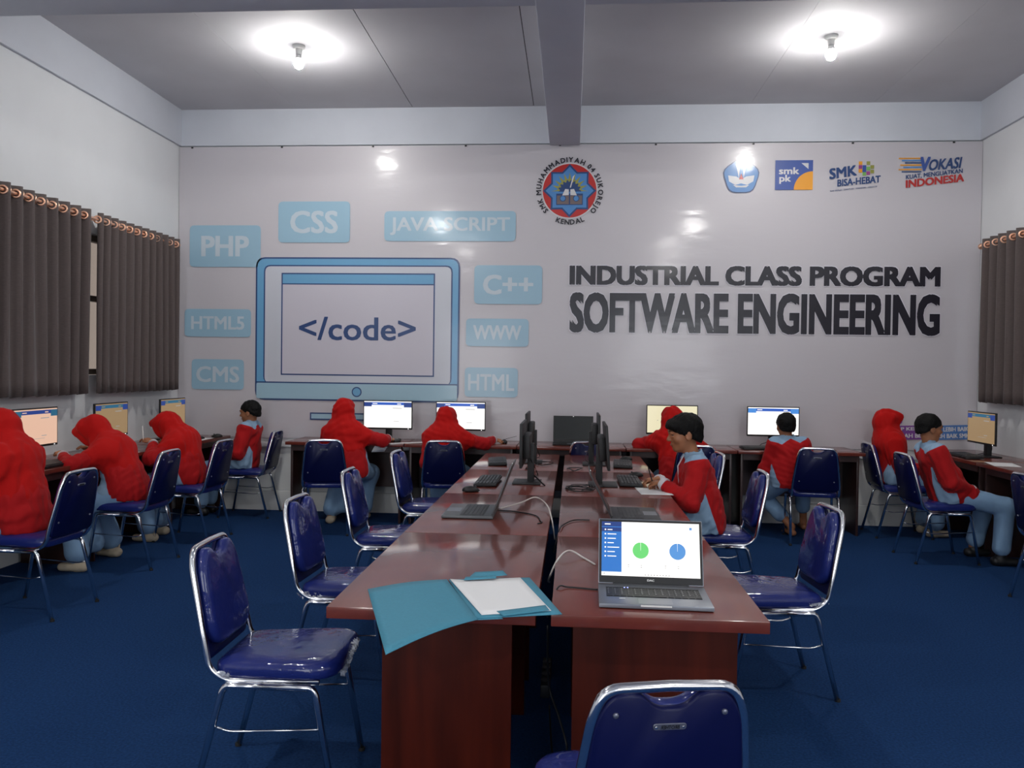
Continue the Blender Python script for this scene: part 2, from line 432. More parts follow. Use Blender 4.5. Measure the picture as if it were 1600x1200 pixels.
for j in range(nz+1):
    for i in range(nx+1):
        x = WL+.004+(WR-WL-.008)*i/nx; z = .765+(HB-.012-.765)*j/nz
        e = .006*math.sin(x*3.1+z*.8)*max(0, 1-abs(z-.765)/.6)
        V.append((x, .006+max(0, e), z))
for j in range(nz):
    for i in range(nx):
        p = j*(nx+1)+i; F.append((p, p+1, p+nx+2, p+nx+1))
MB().add(V, F).build('vinyl_sheet', M_ban, bn, True, 180)
ey = MB()
for i in range(9):
    ey.box((WL+.15+i*.97, -.004, HB-.02), (.02, .008, .014))
ey.build('fixing_clips', M_dark, bn)
def pbox(x0, x1, z0, z1, r, s, tw, th, bold=.03):
    m = MB(); m.poly([(p[0], p[1], 0) for p in rect(x0, x1, z0, z1, r)], 0, layer(1))
    b = m.build('printed_box', P_box, bn)
    cx, cz = (x0+x1)/2, (z0+z1)/2; t = MB()
    fit_text(t, s, cx-tw/2, cx+tw/2, cz-th/2, cz+th/2, bold, M=layer(2)); t.build('lettering', P_boxt, b)
pbox(-4.059, -3.287, 2.562, 3.0, .05, 'PHP', .52, .215, .045)
pbox(-3.099, -2.333, 2.82, 3.249, .05, 'CSS', .51, .235, .035)
pbox(-1.969, -.598, 2.836, 3.147, .05, 'JAVA SCRIPT', 1.25, .185, .03)
pbox(-1.021, -.319, 2.191, 2.59, .05, 'C++', .52, .205, .045)
pbox(-4.11, -3.386, 1.824, 2.117, .045, 'HTML5', .58, .14, .035)
pbox(-1.101, -.452, 1.754, 2.04, .045, 'WWW', .5, .15, .04)
pbox(-4.029, -3.459, 1.267, 1.586, .045, 'CMS', .47, .17, .03)
pbox(-1.108, -.557, 1.23, 1.534, .045, 'HTML', .48, .17, .03)
# printed computer picture
pc = MB()
def R_(x0, x1, z0, z1, r, mi, k): pc.poly([(p[0], p[1], 0) for p in rect(x0, x1, z0, z1, r)], mi, layer(k))
R_(-3.336, -1.170, 1.165, 2.666, .10, 0, 1); R_(-3.320, -1.186, 1.181, 2.650, .09, 1, 2)
R_(-3.248, -1.246, 1.345, 2.585, .07, 0, 3); R_(-3.234, -1.260, 1.345, 2.571, .06, 2, 4)
R_(-3.320, -1.186, 1.345, 1.359, 0, 0, 5); R_(-3.320, -1.186, 1.181, 1.345, .02, 3, 6)
R_(-3.058, -1.429, 1.430, 2.502, 0, 0, 5); R_(-3.044, -1.443, 1.444, 2.488, 0, 4, 6); R_(-3.044, -1.443, 2.392, 2.488, 0, 1, 7); R_(-3.044, -1.443, 2.380, 2.392, 0, 0, 7)
circ = lambda cx, cz, r, n=28: [(cx+r*math.cos(2*PI*q/n), cz+r*math.sin(2*PI*q/n), 0) for q in range(n)]
pc.poly(circ(-2.243, 1.262, .053), 0, layer(7)); pc.poly(circ(-2.243, 1.262, .041), 1, layer(8))
R_(-2.742, -1.749, .962, 1.040, 0, 0, 1); R_(-2.728, -1.763, .976, 1.026, 0, 3, 2)
fit_text(pc, '</code>', -2.865, -1.625, 1.80, 2.045, .022, mi=0, M=layer(8))
pc.build('printed_computer', [P_navy, P_blue, P_scr, P_lite, P_win], bn)
# title
for s, x0, x1, z0, z1, b in (('INDUSTRIAL CLASS PROGRAM', -.041, 3.626, 2.392, 2.592, .07), ('SOFTWARE ENGINEERING', -.035, 3.628, 1.905, 2.318, .062)):
    h = MB(); fit_text(h, s, x0-.006, x1+.006, z0-.007, z1+.007, b+.014, M=layer(1)); h.build('lettering_edge', P_halo, bn)
    h = MB(); fit_text(h, s, x0, x1, z0, z1, b, M=layer(2)); h.build('lettering', P_ink, bn)
# round school emblem
em = MB(); cx, cz = -.052, 3.352
em.poly(circ(cx, cz, .285, 48), 0, layer(1)); em.poly(circ(cx, cz, .274, 48), 1, layer(2))
def star(R, r, n, a0, k, mi, ccx=cx, ccz=cz):
    P = []
    for q in range(2*n):
        a = a0+PI*q/n; rr = R if q % 2 == 0 else r; P.append((ccx+rr*math.cos(a), ccz+rr*math.sin(a), 0))
    em.poly(P, mi, layer(k))
star(.272, .205, 8, 0, 3, 2); star(.245, .186, 8, 0, 4, 3)
P = []
for q in range(31):
    a = PI*q/30; rr = .19 if q % 3 == 0 else .125; P.append((cx+rr*math.cos(a), cz-.005+rr*math.sin(a), 0))
em.poly(P, 4, layer(5))
P = []
for q in range(37):
    a = PI*q/36; rr = .118 if (q//2) % 2 == 0 else .10; P.append((cx+rr*math.cos(a), cz-.01+rr*math.sin(a), 0))
em.poly(P, 2, layer(6))
em.poly([(cx-.135, cz-.145, 0), (cx+.135, cz-.145, 0), (cx+.135, cz-.03, 0), (cx-.135, cz-.03, 0)], 2, layer(7))
em.poly([(cx-.128, cz-.138, 0), (cx-.006, cz-.138, 0), (cx-.006, cz-.05, 0), (cx-.128, cz-.05, 0)], 5, layer(8))
em.poly([(cx+.128, cz-.138, 0), (cx+.006, cz-.138, 0), (cx+.006, cz-.05, 0), (cx+.128, cz-.05, 0)], 5, layer(8))
for s in (-1, 1):
    em.poly(circ(cx+s*.068, cz-.08, .032), 2, layer(9)); em.poly(circ(cx+s*.068, cz-.08, .025), 3, layer(10))
    em.poly([(cx+s*.008, cz+.012, 0), (cx+s*.045, cz+.016, 0), (cx+s*.075, cz-.05, 0), (cx+s*.008, cz-.046, 0)][::s], 0, layer(10))
em.poly([(cx+.002, cz+.03, 0), (cx+.012, cz+.03, 0), (cx+.05, cz+.16, 0), (cx+.03, cz+.14, 0)], 0, layer(10))
def arc_text(s, R, a0, a1, h, flip=False, mi=6):
    k = h/.73; G_ = []
    for ch in s:
        if ch == ' ': G_.append((None, None, .32)); continue
        V, F = text_geo(ch, 0, 2); x0_, x1_ = min(v.x for v in V), max(v.x for v in V); G_.append(([v-Vector(((x0_+x1_)/2, 0, 0)) for v in V], F, x1_-x0_+.14))
    tot = sum(g[2] for g in G_); c = 0
    for V, F, wd in G_:
        a = a0+(a1-a0)*(c+wd/2)/tot; c += wd
        if V is None: continue
        th = a-PI/2 if not flip else a+PI/2
        for j, (ex, ey) in enumerate(((-.028, -.02), (.028, -.02), (-.028, .02), (.028, .02), (0, 0))):
            out = []
            for v in V:
                x = (v.x+ex)*k; y = (v.y-.36+ey)*k
                out.append((cx+R*math.cos(a)+x*math.cos(th)-y*math.sin(th), cz+R*math.sin(a)+x*math.sin(th)+y*math.cos(th), j*.00012))
            em.add(out, F, mi, layer(2))
arc_text('SMK MUHAMMADIYAH 04 SUKOREJO', .318, math.radians(224), math.radians(-46), .052)
arc_text('KENDAL', .318, math.radians(245), math.radians(298), .052, True)
em.build('school_emblem', [P_cream, P_red, P_navy, P_sky, P_gold, P_grey, P_ink], bn)
# pentagon emblem
em = MB(); cx, cz = 1.668, 3.490
def pent(R): return [(p[0], p[1], 0) for p in fillet([(cx+R*math.sin(2*PI*q/5)*-1, cz+R*math.cos(2*PI*q/5), 0) for q in range(5)], R*.35, 3, True)]
em.poly(pent(.205), 1, layer(1)); em.poly(pent(.192), 0, layer(2))
for s in (-1, 1):
    em.poly([(cx+s*.012, cz+.13, 0), (cx+s*.055, cz+.12, 0), (cx+s*.022, cz-.02, 0)][::s], 2, layer(3))
    em.poly([(cx, cz-.03, 0), (cx+s*.05, cz-.0, 0), (cx+s*.13, cz+.01, 0), (cx+s*.12, cz-.05, 0), (cx+s*.06, cz-.085, 0), (cx, cz-.07, 0)][::s], 2, layer(3))
em.poly([(cx-.05, cz-.11, 0), (cx+.05, cz-.11, 0), (cx+.08, cz-.085, 0), (cx, cz-.095, 0), (cx-.08, cz-.085, 0)], 2, layer(4))
em.poly([(cx-.022, cz-.03, 0), (cx+.022, cz-.03, 0), (cx, cz+.03, 0)], 3, layer(4))
em.build('pentagon_emblem', [P_sky, P_navy, P_cream, P_red], bn)
# blue and orange logo
em = MB(); x0, x1, z0, z1 = 2.003, 2.372, 3.354, 3.650
em.poly([(x0, z0, 0), (x1, z0, 0), (x1, z1, 0), (x0, z1, 0)], 0, layer(1))
em.poly([(x1, z0, 0)]+[(x1-.185*math.cos(a*PI/24), z0+.185*math.sin(a*PI/24), 0) for a in range(13)][::-1], 1, layer(2))
fit_text(em, 'smk', x0+.035, x0+.235, z0+.155, z0+.225, .04, mi=2, M=layer(3)); fit_text(em, 'pk', x0+.04, x0+.155, z0+.06, z0+.15, .04, mi=2, M=layer(3))
em.poly([(x1-.115, z1-.03, 0), (x1-.045, z1-.09, 0), (x1-.045, z1-.03, 0)], 2, layer(3))
em.build('square_logo', [P_royal, P_yel, P_cream], bn)
# slanted pixel logo
em = MB(); rt = math.radians(8)
fit_text(em, 'SMK', 2.53, 2.80, 3.475, 3.582, .05, .1, rt, 0, layer(2)); fit_text(em, 'BISA-HEBAT', 2.61, 3.03, 3.405, 3.475, .045, .1, rt*.7, 0, layer(2))
fit_text(em, 'SIAP KERJA - SANTUN - MANDIRI - KREATIF', 2.54, 3.0, 3.352, 3.370, .02, 0, rt*.7, 0, layer(2))
cols = [1, 2, 3, 4, 5, 2, 1, 4, 3, 2, 5]
for k, (i, j) in enumerate([(0, 3), (2, 3), (0, 2), (1, 2), (2, 1.6), (3, 2), (0, 1), (1, 1.1), (2, .4), (3, .8), (1, .2)]):
    a = 2.815+i*.038; b = 3.485+j*.038
    em.poly([(a, b, 0), (a+.035, b, 0), (a+.035, b+.035, 0), (a, b+.035, 0)], cols[k], layer(2))
em.build('pixel_logo', [P_navy, P_yel, P_gold, P_mag, P_royal, P_green], bn)
em = MB()
fit_text(em, 'OKASI', 3.49, 3.80, 3.55, 3.66, .04, .25, rt*.6, 0, layer(2)); fit_text(em, 'V', 3.40, 3.50, 3.53, 3.675, .06, .1, 0, 4, layer(3))
fit_text(em, 'KUAT, MENGUATKAN', 3.27, 3.815, 3.478, 3.528, .035, .1, rt*.8, 0, layer(2))
fit_text(em, 'INDONESIA', 3.27, 3.83, 3.40, 3.478, .05, .1, rt*.8, 1, layer(2))
for k in range(7):
    z = 3.655-k*.022; a = 3.20+.03*((k*37) % 5)/2
    em.poly([(a, z, 0), (3.42, z, 0), (3.42, z+.012, 0), (a, z+.012, 0)], (2, 3, 0, 2, 3, 2, 0)[k], layer(2))
em.build('slanted_logo', [P_navy, P_red, P_yel, P_sky, P_royal], bn)
# slogan boxes low at the right
em = MB(); rt = math.radians(2.2)
def rbox(x0, x1, z0, z1, mi):
    cx_, cz_ = (x0+x1)/2, (z0+z1)/2
    em.poly([(cx_+(p[0]-cx_)*math.cos(rt)-(p[1]-cz_)*math.sin(rt), cz_+(p[0]-cx_)*math.sin(rt)+(p[1]-cz_)*math.cos(rt), 0) for p in rect(x0, x1, z0, z1, .012)], mi, layer(1))
rbox(3.17, 3.545, .872, 1.012, 0); rbox(3.555, 3.945, .878, 1.022, 1)
fit_text(em, 'SIAP KERJA', 3.185, 3.50, .952, .996, .045, 0, rt, 2, layer(2)); fit_text(em, 'KULIAH BISA', 3.185, 3.53, .888, .932, .045, 0, rt, 2, layer(2))
fit_text(em, 'SMK LEBIH BAIK', 3.575, 3.925, .960, 1.004, .045, 0, rt, 2, layer(2)); fit_text(em, 'LEBIH BAIK SMK', 3.575, 3.935, .894, .938, .045, 0, rt, 2, layer(2))
ring = circ(3.265, 1.052, .024); em.poly(ring, 0, layer(1)); em.poly(circ(3.265, 1.052, .012), 3, layer(2)); em.poly(circ(3.215, 1.04, .010), 0, layer(1))
em.build('slogan_print', [P_purp, P_bb, P_cream, M_ban], bn)

# ------------------------------------------------------------ centre tables (two rows of four)
TT = .75
def centre_table(x0, x1, y0, y1, px0, px1, label):
    t = empty('centre_table', ((x0+x1)/2, (y0+y1)/2, 0), 0, label, 'table', 'centre tables')
    ox, oy = (x0+x1)/2, (y0+y1)/2
    MB().b2(x0-ox, x1-ox, y0-oy+.002, y1-oy-.002, TT-.038, TT, bev=.003).build('tabletop', M_wood, t, True)
    for a in (y0+.2, y1-.2):
        MB().b2(px0-ox, px1-ox, a-oy-.012, a-oy+.012, .0, TT-.038, bev=.002).build('side_panel', M_woodv, t, True)
    MB().b2((px0+px1)/2-ox-.01, (px0+px1)/2-ox+.01, y0+.212-oy, y1-.212-oy, .28, TT-.038).build('modesty_panel', M_woodd, t)
    return t
lab = ['nearest, under the teal folder', 'second, under the silver laptop', 'third, with the mouse on it', 'fourth and farthest']
labr = ['nearest, under the bright laptop', 'second, behind the bright laptop', 'third, where the boy writes', 'fourth and farthest']
for k in range(4):
    y = 2.534+1.2106*k
    centre_table(-.7746, -.1035, y, y+1.2106, -.635, -.19, 'dark red-brown table in the left centre row, '+lab[k])
    centre_table(-.0553, .6193, y, y+1.2106, .015, .56, 'dark red-brown table in the right centre row, '+labr[k])

# ------------------------------------------------------------ wall desks
DT = .785
def wall_desk(cx, cy, rz, w, d, label):
    """runs along local x, front edge at local -y, back to the wall"""
    t = empty('wall_desk', (cx, cy, 0), rz, label, 'desk', 'desks along the walls')
    MB().b2(-w/2+.002, w/2-.002, -d/2, d/2, DT-.03, DT, bev=.003).build('desktop', M_wood, t, True)
    for s in (-1, 1):
        MB().b2(s*(w/2-.05)-.011, s*(w/2-.05)+.011, -d/2+.06, d/2-.03, 0, DT-.03, bev=.002).build('side_panel', M_woodd, t, True)
    MB().b2(-w/2+.06, w/2-.06, d/2-.14, d/2-.125, .30, DT-.03).build('modesty_panel', M_woodd, t)
    MB().b2(-w/2+.06, w/2-.06, -d/2+.05, -d/2+.062, DT-.09, DT-.03).build('apron', M_woodd, t)
xs = [-2.79, -1.61, -.52, .52, 1.56, 2.73]
nm = ['at its left end, under the loose sheet', 'second from the left', 'in the middle, under the dark laptop', 'behind the boy who writes', 'at its right end, with the bright white monitor']
for k in range(5):
    wall_desk((xs[k]+xs[k+1])/2, D-.35, 0, xs[k+1]-xs[k]-.004, .60, 'dark wooden desk along the banner wall, '+nm[k])
for k, (a, b) in enumerate([(7.13, 8.32), (5.92, 7.12), (4.71, 5.91), (3.5, 4.70)]):
    wall_desk(-3.886+.0, (a+b)/2, PI/2, b-a, .60, 'dark wooden desk on the left wall, '+['in the corner beside the banner', 'second from the banner', 'third from the banner', 'nearest the viewpoint'][k])
    wall_desk(3.709, (a+b)/2, -PI/2, b-a, .59, 'dark wooden desk on the right wall, '+['in the corner under the monitor', 'second from the banner', 'third from the banner, past the frame edge', 'outside the view'][k])

# ------------------------------------------------------------ chairs
def mirror(P): return [Vector((-p[0], p[1], p[2])) for p in P]
def make_chair():
    t = empty('stacking_chair')
    half = [(.175, .17, .418), (.190, -.16, .418), (.197, -.215, .46), (.194, -.232, .55), (.162, -.290, .80), (.138, -.300, .862), (0, -.300, .866)]
    full = half+[(-p[0], p[1], p[2]) for p in half[::-1]][1:]
    P = fillet(full, [0, .05, .06, .06, .08, .05, 0, .05, .08, .06, .06, .05, 0], 5)
    MB().tube(P, .0118, 10).build('back_frame', M_chrome, t, True, 180)
    for s in (-1, 1):
        P = [(s*.208, -.264, .0), (s*.203, -.165, .385), (s*.203, -.150, .405), (s*.203, -.02, .405)]
        l = MB().tube(fillet(P, [0, .05, .03, 0], 5), .0118, 10).build('leg', M_chrome, t, True, 180)
        MB().lathe([(.001, -.001), (.0128, 0), (.013, .010), (.012, .013), (.001, .013)], (s*.208, -.264, 0), 10).build('rubber_foot', M_rubber, l, True)
        P = [(s*.205, .235, .0), (s*.203, .165, .385), (s*.203, .150, .405), (s*.203, -.02, .405)]
        l = MB().tube(fillet(P, [0, .05, .03, 0], 5), .0118, 10).build('leg', M_chrome, t, True, 180)
        MB().lathe([(.001, -.001), (.0128, 0), (.013, .010), (.012, .013), (.001, .013)], (s*.205, .235, 0), 10).build('rubber_foot', M_rubber, l, True)
        P = [(s*.204, -.197, .262), (s*.204, -.135, .245), (s*.205, .188, .262)]
        MB().tube(fillet(P, [0, .02, 0], 4), .0042, 8).build('side_rod', M_chrome, t, True, 180)
    # seat
    out = fillet([(-.185, -.21, 0), (.185, -.21, 0), (.222, .225, 0), (-.222, .225, 0)], [.07, .07, .10, .10], 6, True)
    out = [(p[0], p[1]+(.02*(1-(p[0]/.22)**2) if p[1] > 0 else 0)) for p in out]
    M = tform((0, 0, .428), rx=math.radians(1.5))
    MB().loft(out, [(.02, 0), (.004, .004), (0, .014), (0, .036), (.004, .046), (.014, .055), (.03, .061), (.055, .066)], M).build('seat', M_blue, t, True, 60)
    # back cushion and rear panel in the tilted back plane
    tl = math.atan2(.068, .33)
    MBk = tform((0, -.228, .515), rx=PI/2+tl)       # local x right, local y up the back, local z to the rear
    MBk = tform((0, -.228, .515)) @ Matrix(((1, 0, 0, 0), (0, -math.sin(tl), math.cos(tl), 0), (0, math.cos(tl), math.sin(tl), 0), (0, 0, 0, 1)))
    def backout(hb, ht, v0, v1, notch, dr=.09):
        P = [(-hb, v0, 0), (hb, v0, 0), (ht+.004, v1-.06, 0), (ht-.03, v1, 0), (.062, v1-.002, 0), (.03, v1-notch, 0), (-.03, v1-notch, 0), (-.062, v1-.002, 0), (-ht+.03, v1, 0), (-ht-.004, v1-.06, 0)]
        q = fillet(P, [dr, dr, .04, .045, .02, .03, .03, .02, .045, .04], 5, True)
        return [(p[0], p[1]) for p in q]
    fr = backout(.178, .143, .0, .348, .032, .10)
    MB().loft(fr, [(.004, 0), (0, .006), (0, .022), (.005, .032), (.014, .038), (.024, .041)], MBk).build('back_cushion', M_blue, t, True, 60)
    bk = backout(.192, .153, -.035, .350, .036, .05)
    MB().loft(bk, [(.004, -.016), (0, -.012), (0, -.001), (.003, .0)], MBk).build('back_panel', M_blueb, t, True, 50)
    for x, v in ((-.116, .305), (.116, .305), (-.145, .06), (.145, .06)):
        MB().lathe([(.001, 0), (.0065, 0), (.006, .003), (.003, .0045), (.001, .005)], M=MBk @ Matrix.Translation((x, v, -.016)) @ Matrix.Rotation(PI, 4, 'X'), seg=10).build('rivet', M_steel, t, True)
    m = MB(); m.loft(rect(-.036, .036, .268, .283, .0074, 4), [(0, -.0175), (.001, -.0195)], MBk)
    pl = m.build('name_plate', M_steel, t, True)
    m = MB(); M2 = MBk @ Matrix.Translation((0, .2755, -.0202)) @ Matrix.Rotation(PI, 4, 'Y')
    fit_text(m, 'BROTHER', -.020, .020, -.0045, .0045, .03, M=M2); m.build('lettering', M_dark, pl)
    for s in (-1, 1):
        MB().lathe([(.001, 0), (.003, 0), (.002, .0015), (.001, .0018)], M=M2 @ Matrix.Translation((s*.029, 0, 0)), seg=8).build('screw', M_chrome, pl, True)
    return t
proto = make_chair()
G = 'blue stacking chairs with chrome frames'
chairs = [
 ('A', -1.04, 2.931, -88.5, 'chrome and blue vinyl chair standing alone left of the teal folder, nearest on the left'),
 ('B', -1.064, 3.937, -92.8, 'empty blue chair on the left of the centre tables, second from the front'),
 ('C', -1.114, 5.069, -89.9, 'empty blue chair on the left of the centre tables, third from the front'),
 ('D', -1.063, 6.229, -93.2, 'empty blue chair on the left of the centre tables, farthest one'),
 ('E', -2.25, 7.38, 10, 'blue chair with its back to us, left of the girl with the loose sheet'),
 ('F', -1.163, 7.52, 4, 'blue chair under the girl sitting at the middle of the banner wall'),
 ('G', .16, 7.70, 0, 'blue chair half hidden behind the dark monitors, in front of the dark laptop'),
 ('H', 1.10, 7.52, 0, 'blue chair under the girl bent over the back desk behind the writing boy'),
 ('I', .893, 6.589, 94.4, 'empty blue chair right of the centre tables, directly behind the writing boy'),
 ('J', .96, 5.428, 90.7, 'blue chair right of the centre tables on which the writing boy sits'),
 ('K', .966, 4.017, 95.3, 'empty blue chair right of the bright laptop, with creased clear film on its seat'),
 ('L', .155, 1.985, 11, 'blue chair at the bottom edge with its rear panel and name plate towards us'),
 ('M', 2.178, 7.515, -7.3, 'blue chair behind the boy who faces the brightest monitor'),
 ('N', 3.101, 7.92, -91.3, 'blue chair of the girl near the right end of the banner'),
 ('O', 3.027, 6.924, -87.9, 'blue chair of the reclining boy in profile at the right'),
 ('P', 3.29, 5.59, -90, 'blue chair cut off by the right edge of the view'),
 ('Q', -3.28, 4.758, 87, 'blue chair of the leftmost girl, nearest on the left wall'),
 ('R', -3.34, 5.961, 90, 'blue chair of the girl leaning over her desk, second from the left edge'),
 ('S', -3.31, 6.874, 87.1, 'blue chair of the girl who writes with a raised hand, third from the left edge'),
 ('T', -3.28, 8.06, 93, 'blue chair of the boy in the left corner beside the banner')]
chair = {}
for i, (k, x, y, a, lb) in enumerate(chairs):
    c = proto if i == 0 else copy_tree(proto)
    c.location = (x, y, 0); c.rotation_euler = (0, 0, math.radians(a)); tag(c, lb, 'chair', G); chair[k] = c
# bunched clear film on some seats
def film_tuft(par, pts, r, seed, name='clear_film'):
    rnd = random.Random(seed); m = MB()
    for p in pts:
        for k in range(5):
            a = Vector(p)+Vector([rnd.uniform(-r, r)*.5 for _ in range(3)])
            V = [a+Vector([rnd.uniform(-r, r) for _ in range(3)]) for _ in range(5)]
            m.add(V, [(0, 1, 2), (0, 2, 3), (0, 3, 4), (1, 4, 2)])
    return m.build(name, M_filmo, par)
M_filmo = mat('crumpled_film', (.75, .78, .85, 1), .12, 0.35, coat=1, alpha=.55)
film_tuft(chair['A'], [(-.06+.010*k, .246-.0006*k, .487-.0035*k) for k in range(18)]+[(.19, -.19+.01*k, .44) for k in range(5)], .011, 3)
film_tuft(chair['B'], [(-.12, .20, .50), (-.13, .21, .505), (-.12, .22, .50)]+[(.188, -.2+.02*k, .435) for k in range(6)], .014, 4)
film_tuft(chair['K'], [(-.19, -.2+.012*k, .447) for k in range(7)]+[(-.17+.02*k, -.222, .448) for k in range(7)], .009, 5)

# ------------------------------------------------------------ screens and computers
E_white = emi('screen_white', (1.0, .98, .95, 1), 1.25); E_blue = emi('screen_blue', rgb(40, 90, 190), 1.0); E_blue2 = emi('screen_bright_blue', rgb(70, 140, 220), 1.0)
E_cream = emi('screen_cream', rgb(235, 226, 190), 1.0); E_navy = emi('screen_navy', rgb(30, 60, 130), 1.0)
E_or = emi('screen_peach', rgb(232, 190, 165), .95); E_or2 = emi('screen_tan', rgb(165, 137, 100), .8); E_teal = emi('screen_teal', rgb(38, 100, 130), .9)
E_grey = emi('screen_text_grey', rgb(170, 170, 170), .8); E_green = emi('screen_green', rgb(112, 222, 120), 1.0); E_pie = emi('screen_pie_blue', rgb(86, 152, 222), 1.0)
E_led = emi('power_light', (1, 1, 1, 1), 6); E_off = mat('switched_off_screen', rgb(14, 20, 18), .25)
def page(m, w, h, kind, T):
    """screen picture: local x right, y up, in metres, origin at the lower left corner"""
    def q(x0, x1, y0, y1, mi, k): m.poly([(x0*w, y0*h, k*.0004), (x1*w, y0*h, k*.0004), (x1*w, y1*h, k*.0004), (x0*w, y1*h, k*.0004)], mi, T)
    if kind == 'off': q(0, 1, 0, 1, 0, 0); return
    if kind == 'blank': q(0, 1, 0, 1, 0, 0); q(.2, .22, .45, .47, 3, 1); return
    q(0, 1, 0, 1, 0, 0); q(0, 1, .86, .965, 1, 1); q(0, .16, .80, .965, 2, 2); q(.84, 1, .78, .965, 2, 2)
    q(.60, .80, .73, .755, 3, 2); q(.62, .74, .24, .26, 3, 2); q(.4, .7, .17, .18, 3, 2); q(.70, .78, .89, .92, 0, 3); q(.18, .28, .90, .925, 0, 3)
kinds = {'white': (E_white, E_blue, E_navy, E_grey), 'bright': (E_white, E_blue, E_blue2, E_grey), 'peach': (E_or, E_navy, E_teal, E_grey), 'tan': (E_or2, E_teal, E_navy, E_grey), 'blank': (E_cream, E_blue, E_blue2, E_grey), 'off': (E_off, E_off, E_off, E_off)}
def monitor(x, y, z, rz, kind, label, w=.50, h=.29, lift=.115, tilt=0.0, depth=.018, neck=.0):
    t = empty('monitor', (x, y, z), rz, label, 'monitor', None)
    S = tform((0, 0, lift), rx=tilt)
    m = MB(); m.box((0, .0, h/2), (w, depth, h), M=S, bev=.004); m.build('housing', M_dark, t, True)
    m = MB(); m.box((0, depth/2+.022, h*.45), (w*.62, .046, h*.55), M=S, bev=.012); m.build('rear_bulge', M_dark, t, True)
    m = MB(); page(m, w-.018, h-.026, kind, S @ Matrix.Translation((-(w-.018)/2, -depth/2-.0006, .017)) @ Matrix.Rotation(PI/2, 4, 'X'))
    m.build('screen', list(kinds[kind]), t)
    m = MB(); m.box((0, .055, (lift+h*.5)/2+.004), (.060, .044, lift+h*.5-.008), bev=.004); m.box((0, .04, lift+h*.42), (.07, .03, .07), bev=.004); m.build('stand_neck', M_dark, t, True)
    m = MB(); m.box((0, .03, .006), (.23, .19, .012), bev=.004); m.build('stand_base', M_dark, t, True)
    m = MB(); m.box((w*.42, -depth/2-.001, .008), (.006, .002, .003), M=S); m.build('power_light', E_led, t)
    m = MB(); m.tube(smooth_path([(.05, .05, lift+.05), (-.02, .10, .06), (-.09, .08, .03), (-.12, .02, .006), (-.06, .11, .006)]), .003, 6); m.build('cable', M_dark, t, True, 180)
    return t
GM = None
monitor(-1.865+.02, 8.06, DT, 0, 'white', 'white-screened monitor in front of the girl who holds a mouse over a loose sheet')
monitor(-1.105, 8.06, DT, 0, 'white', 'white-screened monitor in front of the girl at the middle of the banner wall')
monitor(.985, 8.06, DT, 0, 'blank', 'monitor with an empty cream screen behind the writing boy')
monitor(1.957, 8.06, DT, math.radians(0), 'bright', 'brightest monitor, with a blue header, in front of the boy seen from behind')
monitor(-3.92, 5.67, DT, PI/2+.0, 'peach', 'peach-tinted monitor on the left wall desk next to the leftmost girl')
monitor(-3.93, 6.67, DT, PI/2, 'tan', 'tan-tinted monitor behind the head of the girl leaning over her desk')
monitor(-3.93, 7.74, DT, PI/2, 'tan', 'tan-tinted monitor behind the head of the writing girl, beside the banner')
monitor(3.70, 7.62, DT, -PI/2, 'tan', 'tan-tinted monitor on the right wall desk before the reclining boy')
monitor(-.325, 5.50, TT, -PI/2, 'off', 'dark monitor seen edge-on in the left centre row, nearer of the two', lift=.125)
monitor(-.36, 6.72, TT, -PI/2, 'off', 'dark monitor seen edge-on in the left centre row, farther of the two', lift=.125)
monitor(.245, 5.47, TT, PI/2, 'off', 'dark monitor seen edge-on in the right centre row, before the writing boy', lift=.125, tilt=math.radians(-4))
monitor(.22, 6.65, TT, PI/2, 'off', 'dark monitor seen edge-on in the right centre row, farther of the two', lift=.125)

def keyboard(x, y, z, rz, label, w=.44, d=.15):
    t = empty('keyboard', (x, y, z+.004), rz, label, 'keyboard')
    MB().box((0, 0, .010), (w, d, .018), M=tform((0, 0, 0), rx=math.radians(2.5)), bev=.004).build('case', M_dark, t, True)
    m = MB()
    for r in range(6):
        yy = d*.38-r*d*.145; n = 21
        for i in range(n):
            xx = -w/2+.018+i*(w-.036)/(n-1)
            if i in (14,): continue
            if r == 5 and 4 < i < 11:
                if i == 5: m.box((xx+.05, yy, .021), (.115, .016, .008), M=tform((0, 0, 0), rx=math.radians(2.5)))
                continue
            m.box((xx, yy, .021), (.0165, .017, .008), M=tform((0, 0, 0), rx=math.radians(2.5)))
    k = m.build('keys', M_dark2, t); k['kind'] = 'stuff'
    return t
keyboard(-.555, 5.45, TT, -PI/2, 'black keyboard before the nearer dark monitor of the left centre row', .43, .15)
keyboard(-.60, 6.62, TT, -PI/2+.1, 'black keyboard at the far end of the left centre row')
keyboard(.40, 5.60, TT, PI/2, 'black keyboard beside the hands of the writing boy')
keyboard(.42, 6.62, TT, PI/2-.05, 'black keyboard at the far end of the right centre row')
keyboard(-3.70, 5.58, DT, PI/2, 'black keyboard on the left wall desk beside the leftmost girl')
keyboard(-3.72, 7.62, DT, PI/2, 'black keyboard on the left corner desk behind the writing girl')
keyboard(-2.03, 7.93, DT, 0, 'black keyboard under the monitor of the girl over the loose sheet')
keyboard(-1.15, 7.90, DT, 0, 'black keyboard under the monitor of the middle girl')
keyboard(1.84, 7.90, DT, .12, 'black keyboard under the brightest monitor on the back desk')
keyboard(3.53, 7.55, DT, -PI/2-.1, 'black keyboard on the right wall desk under the monitor')

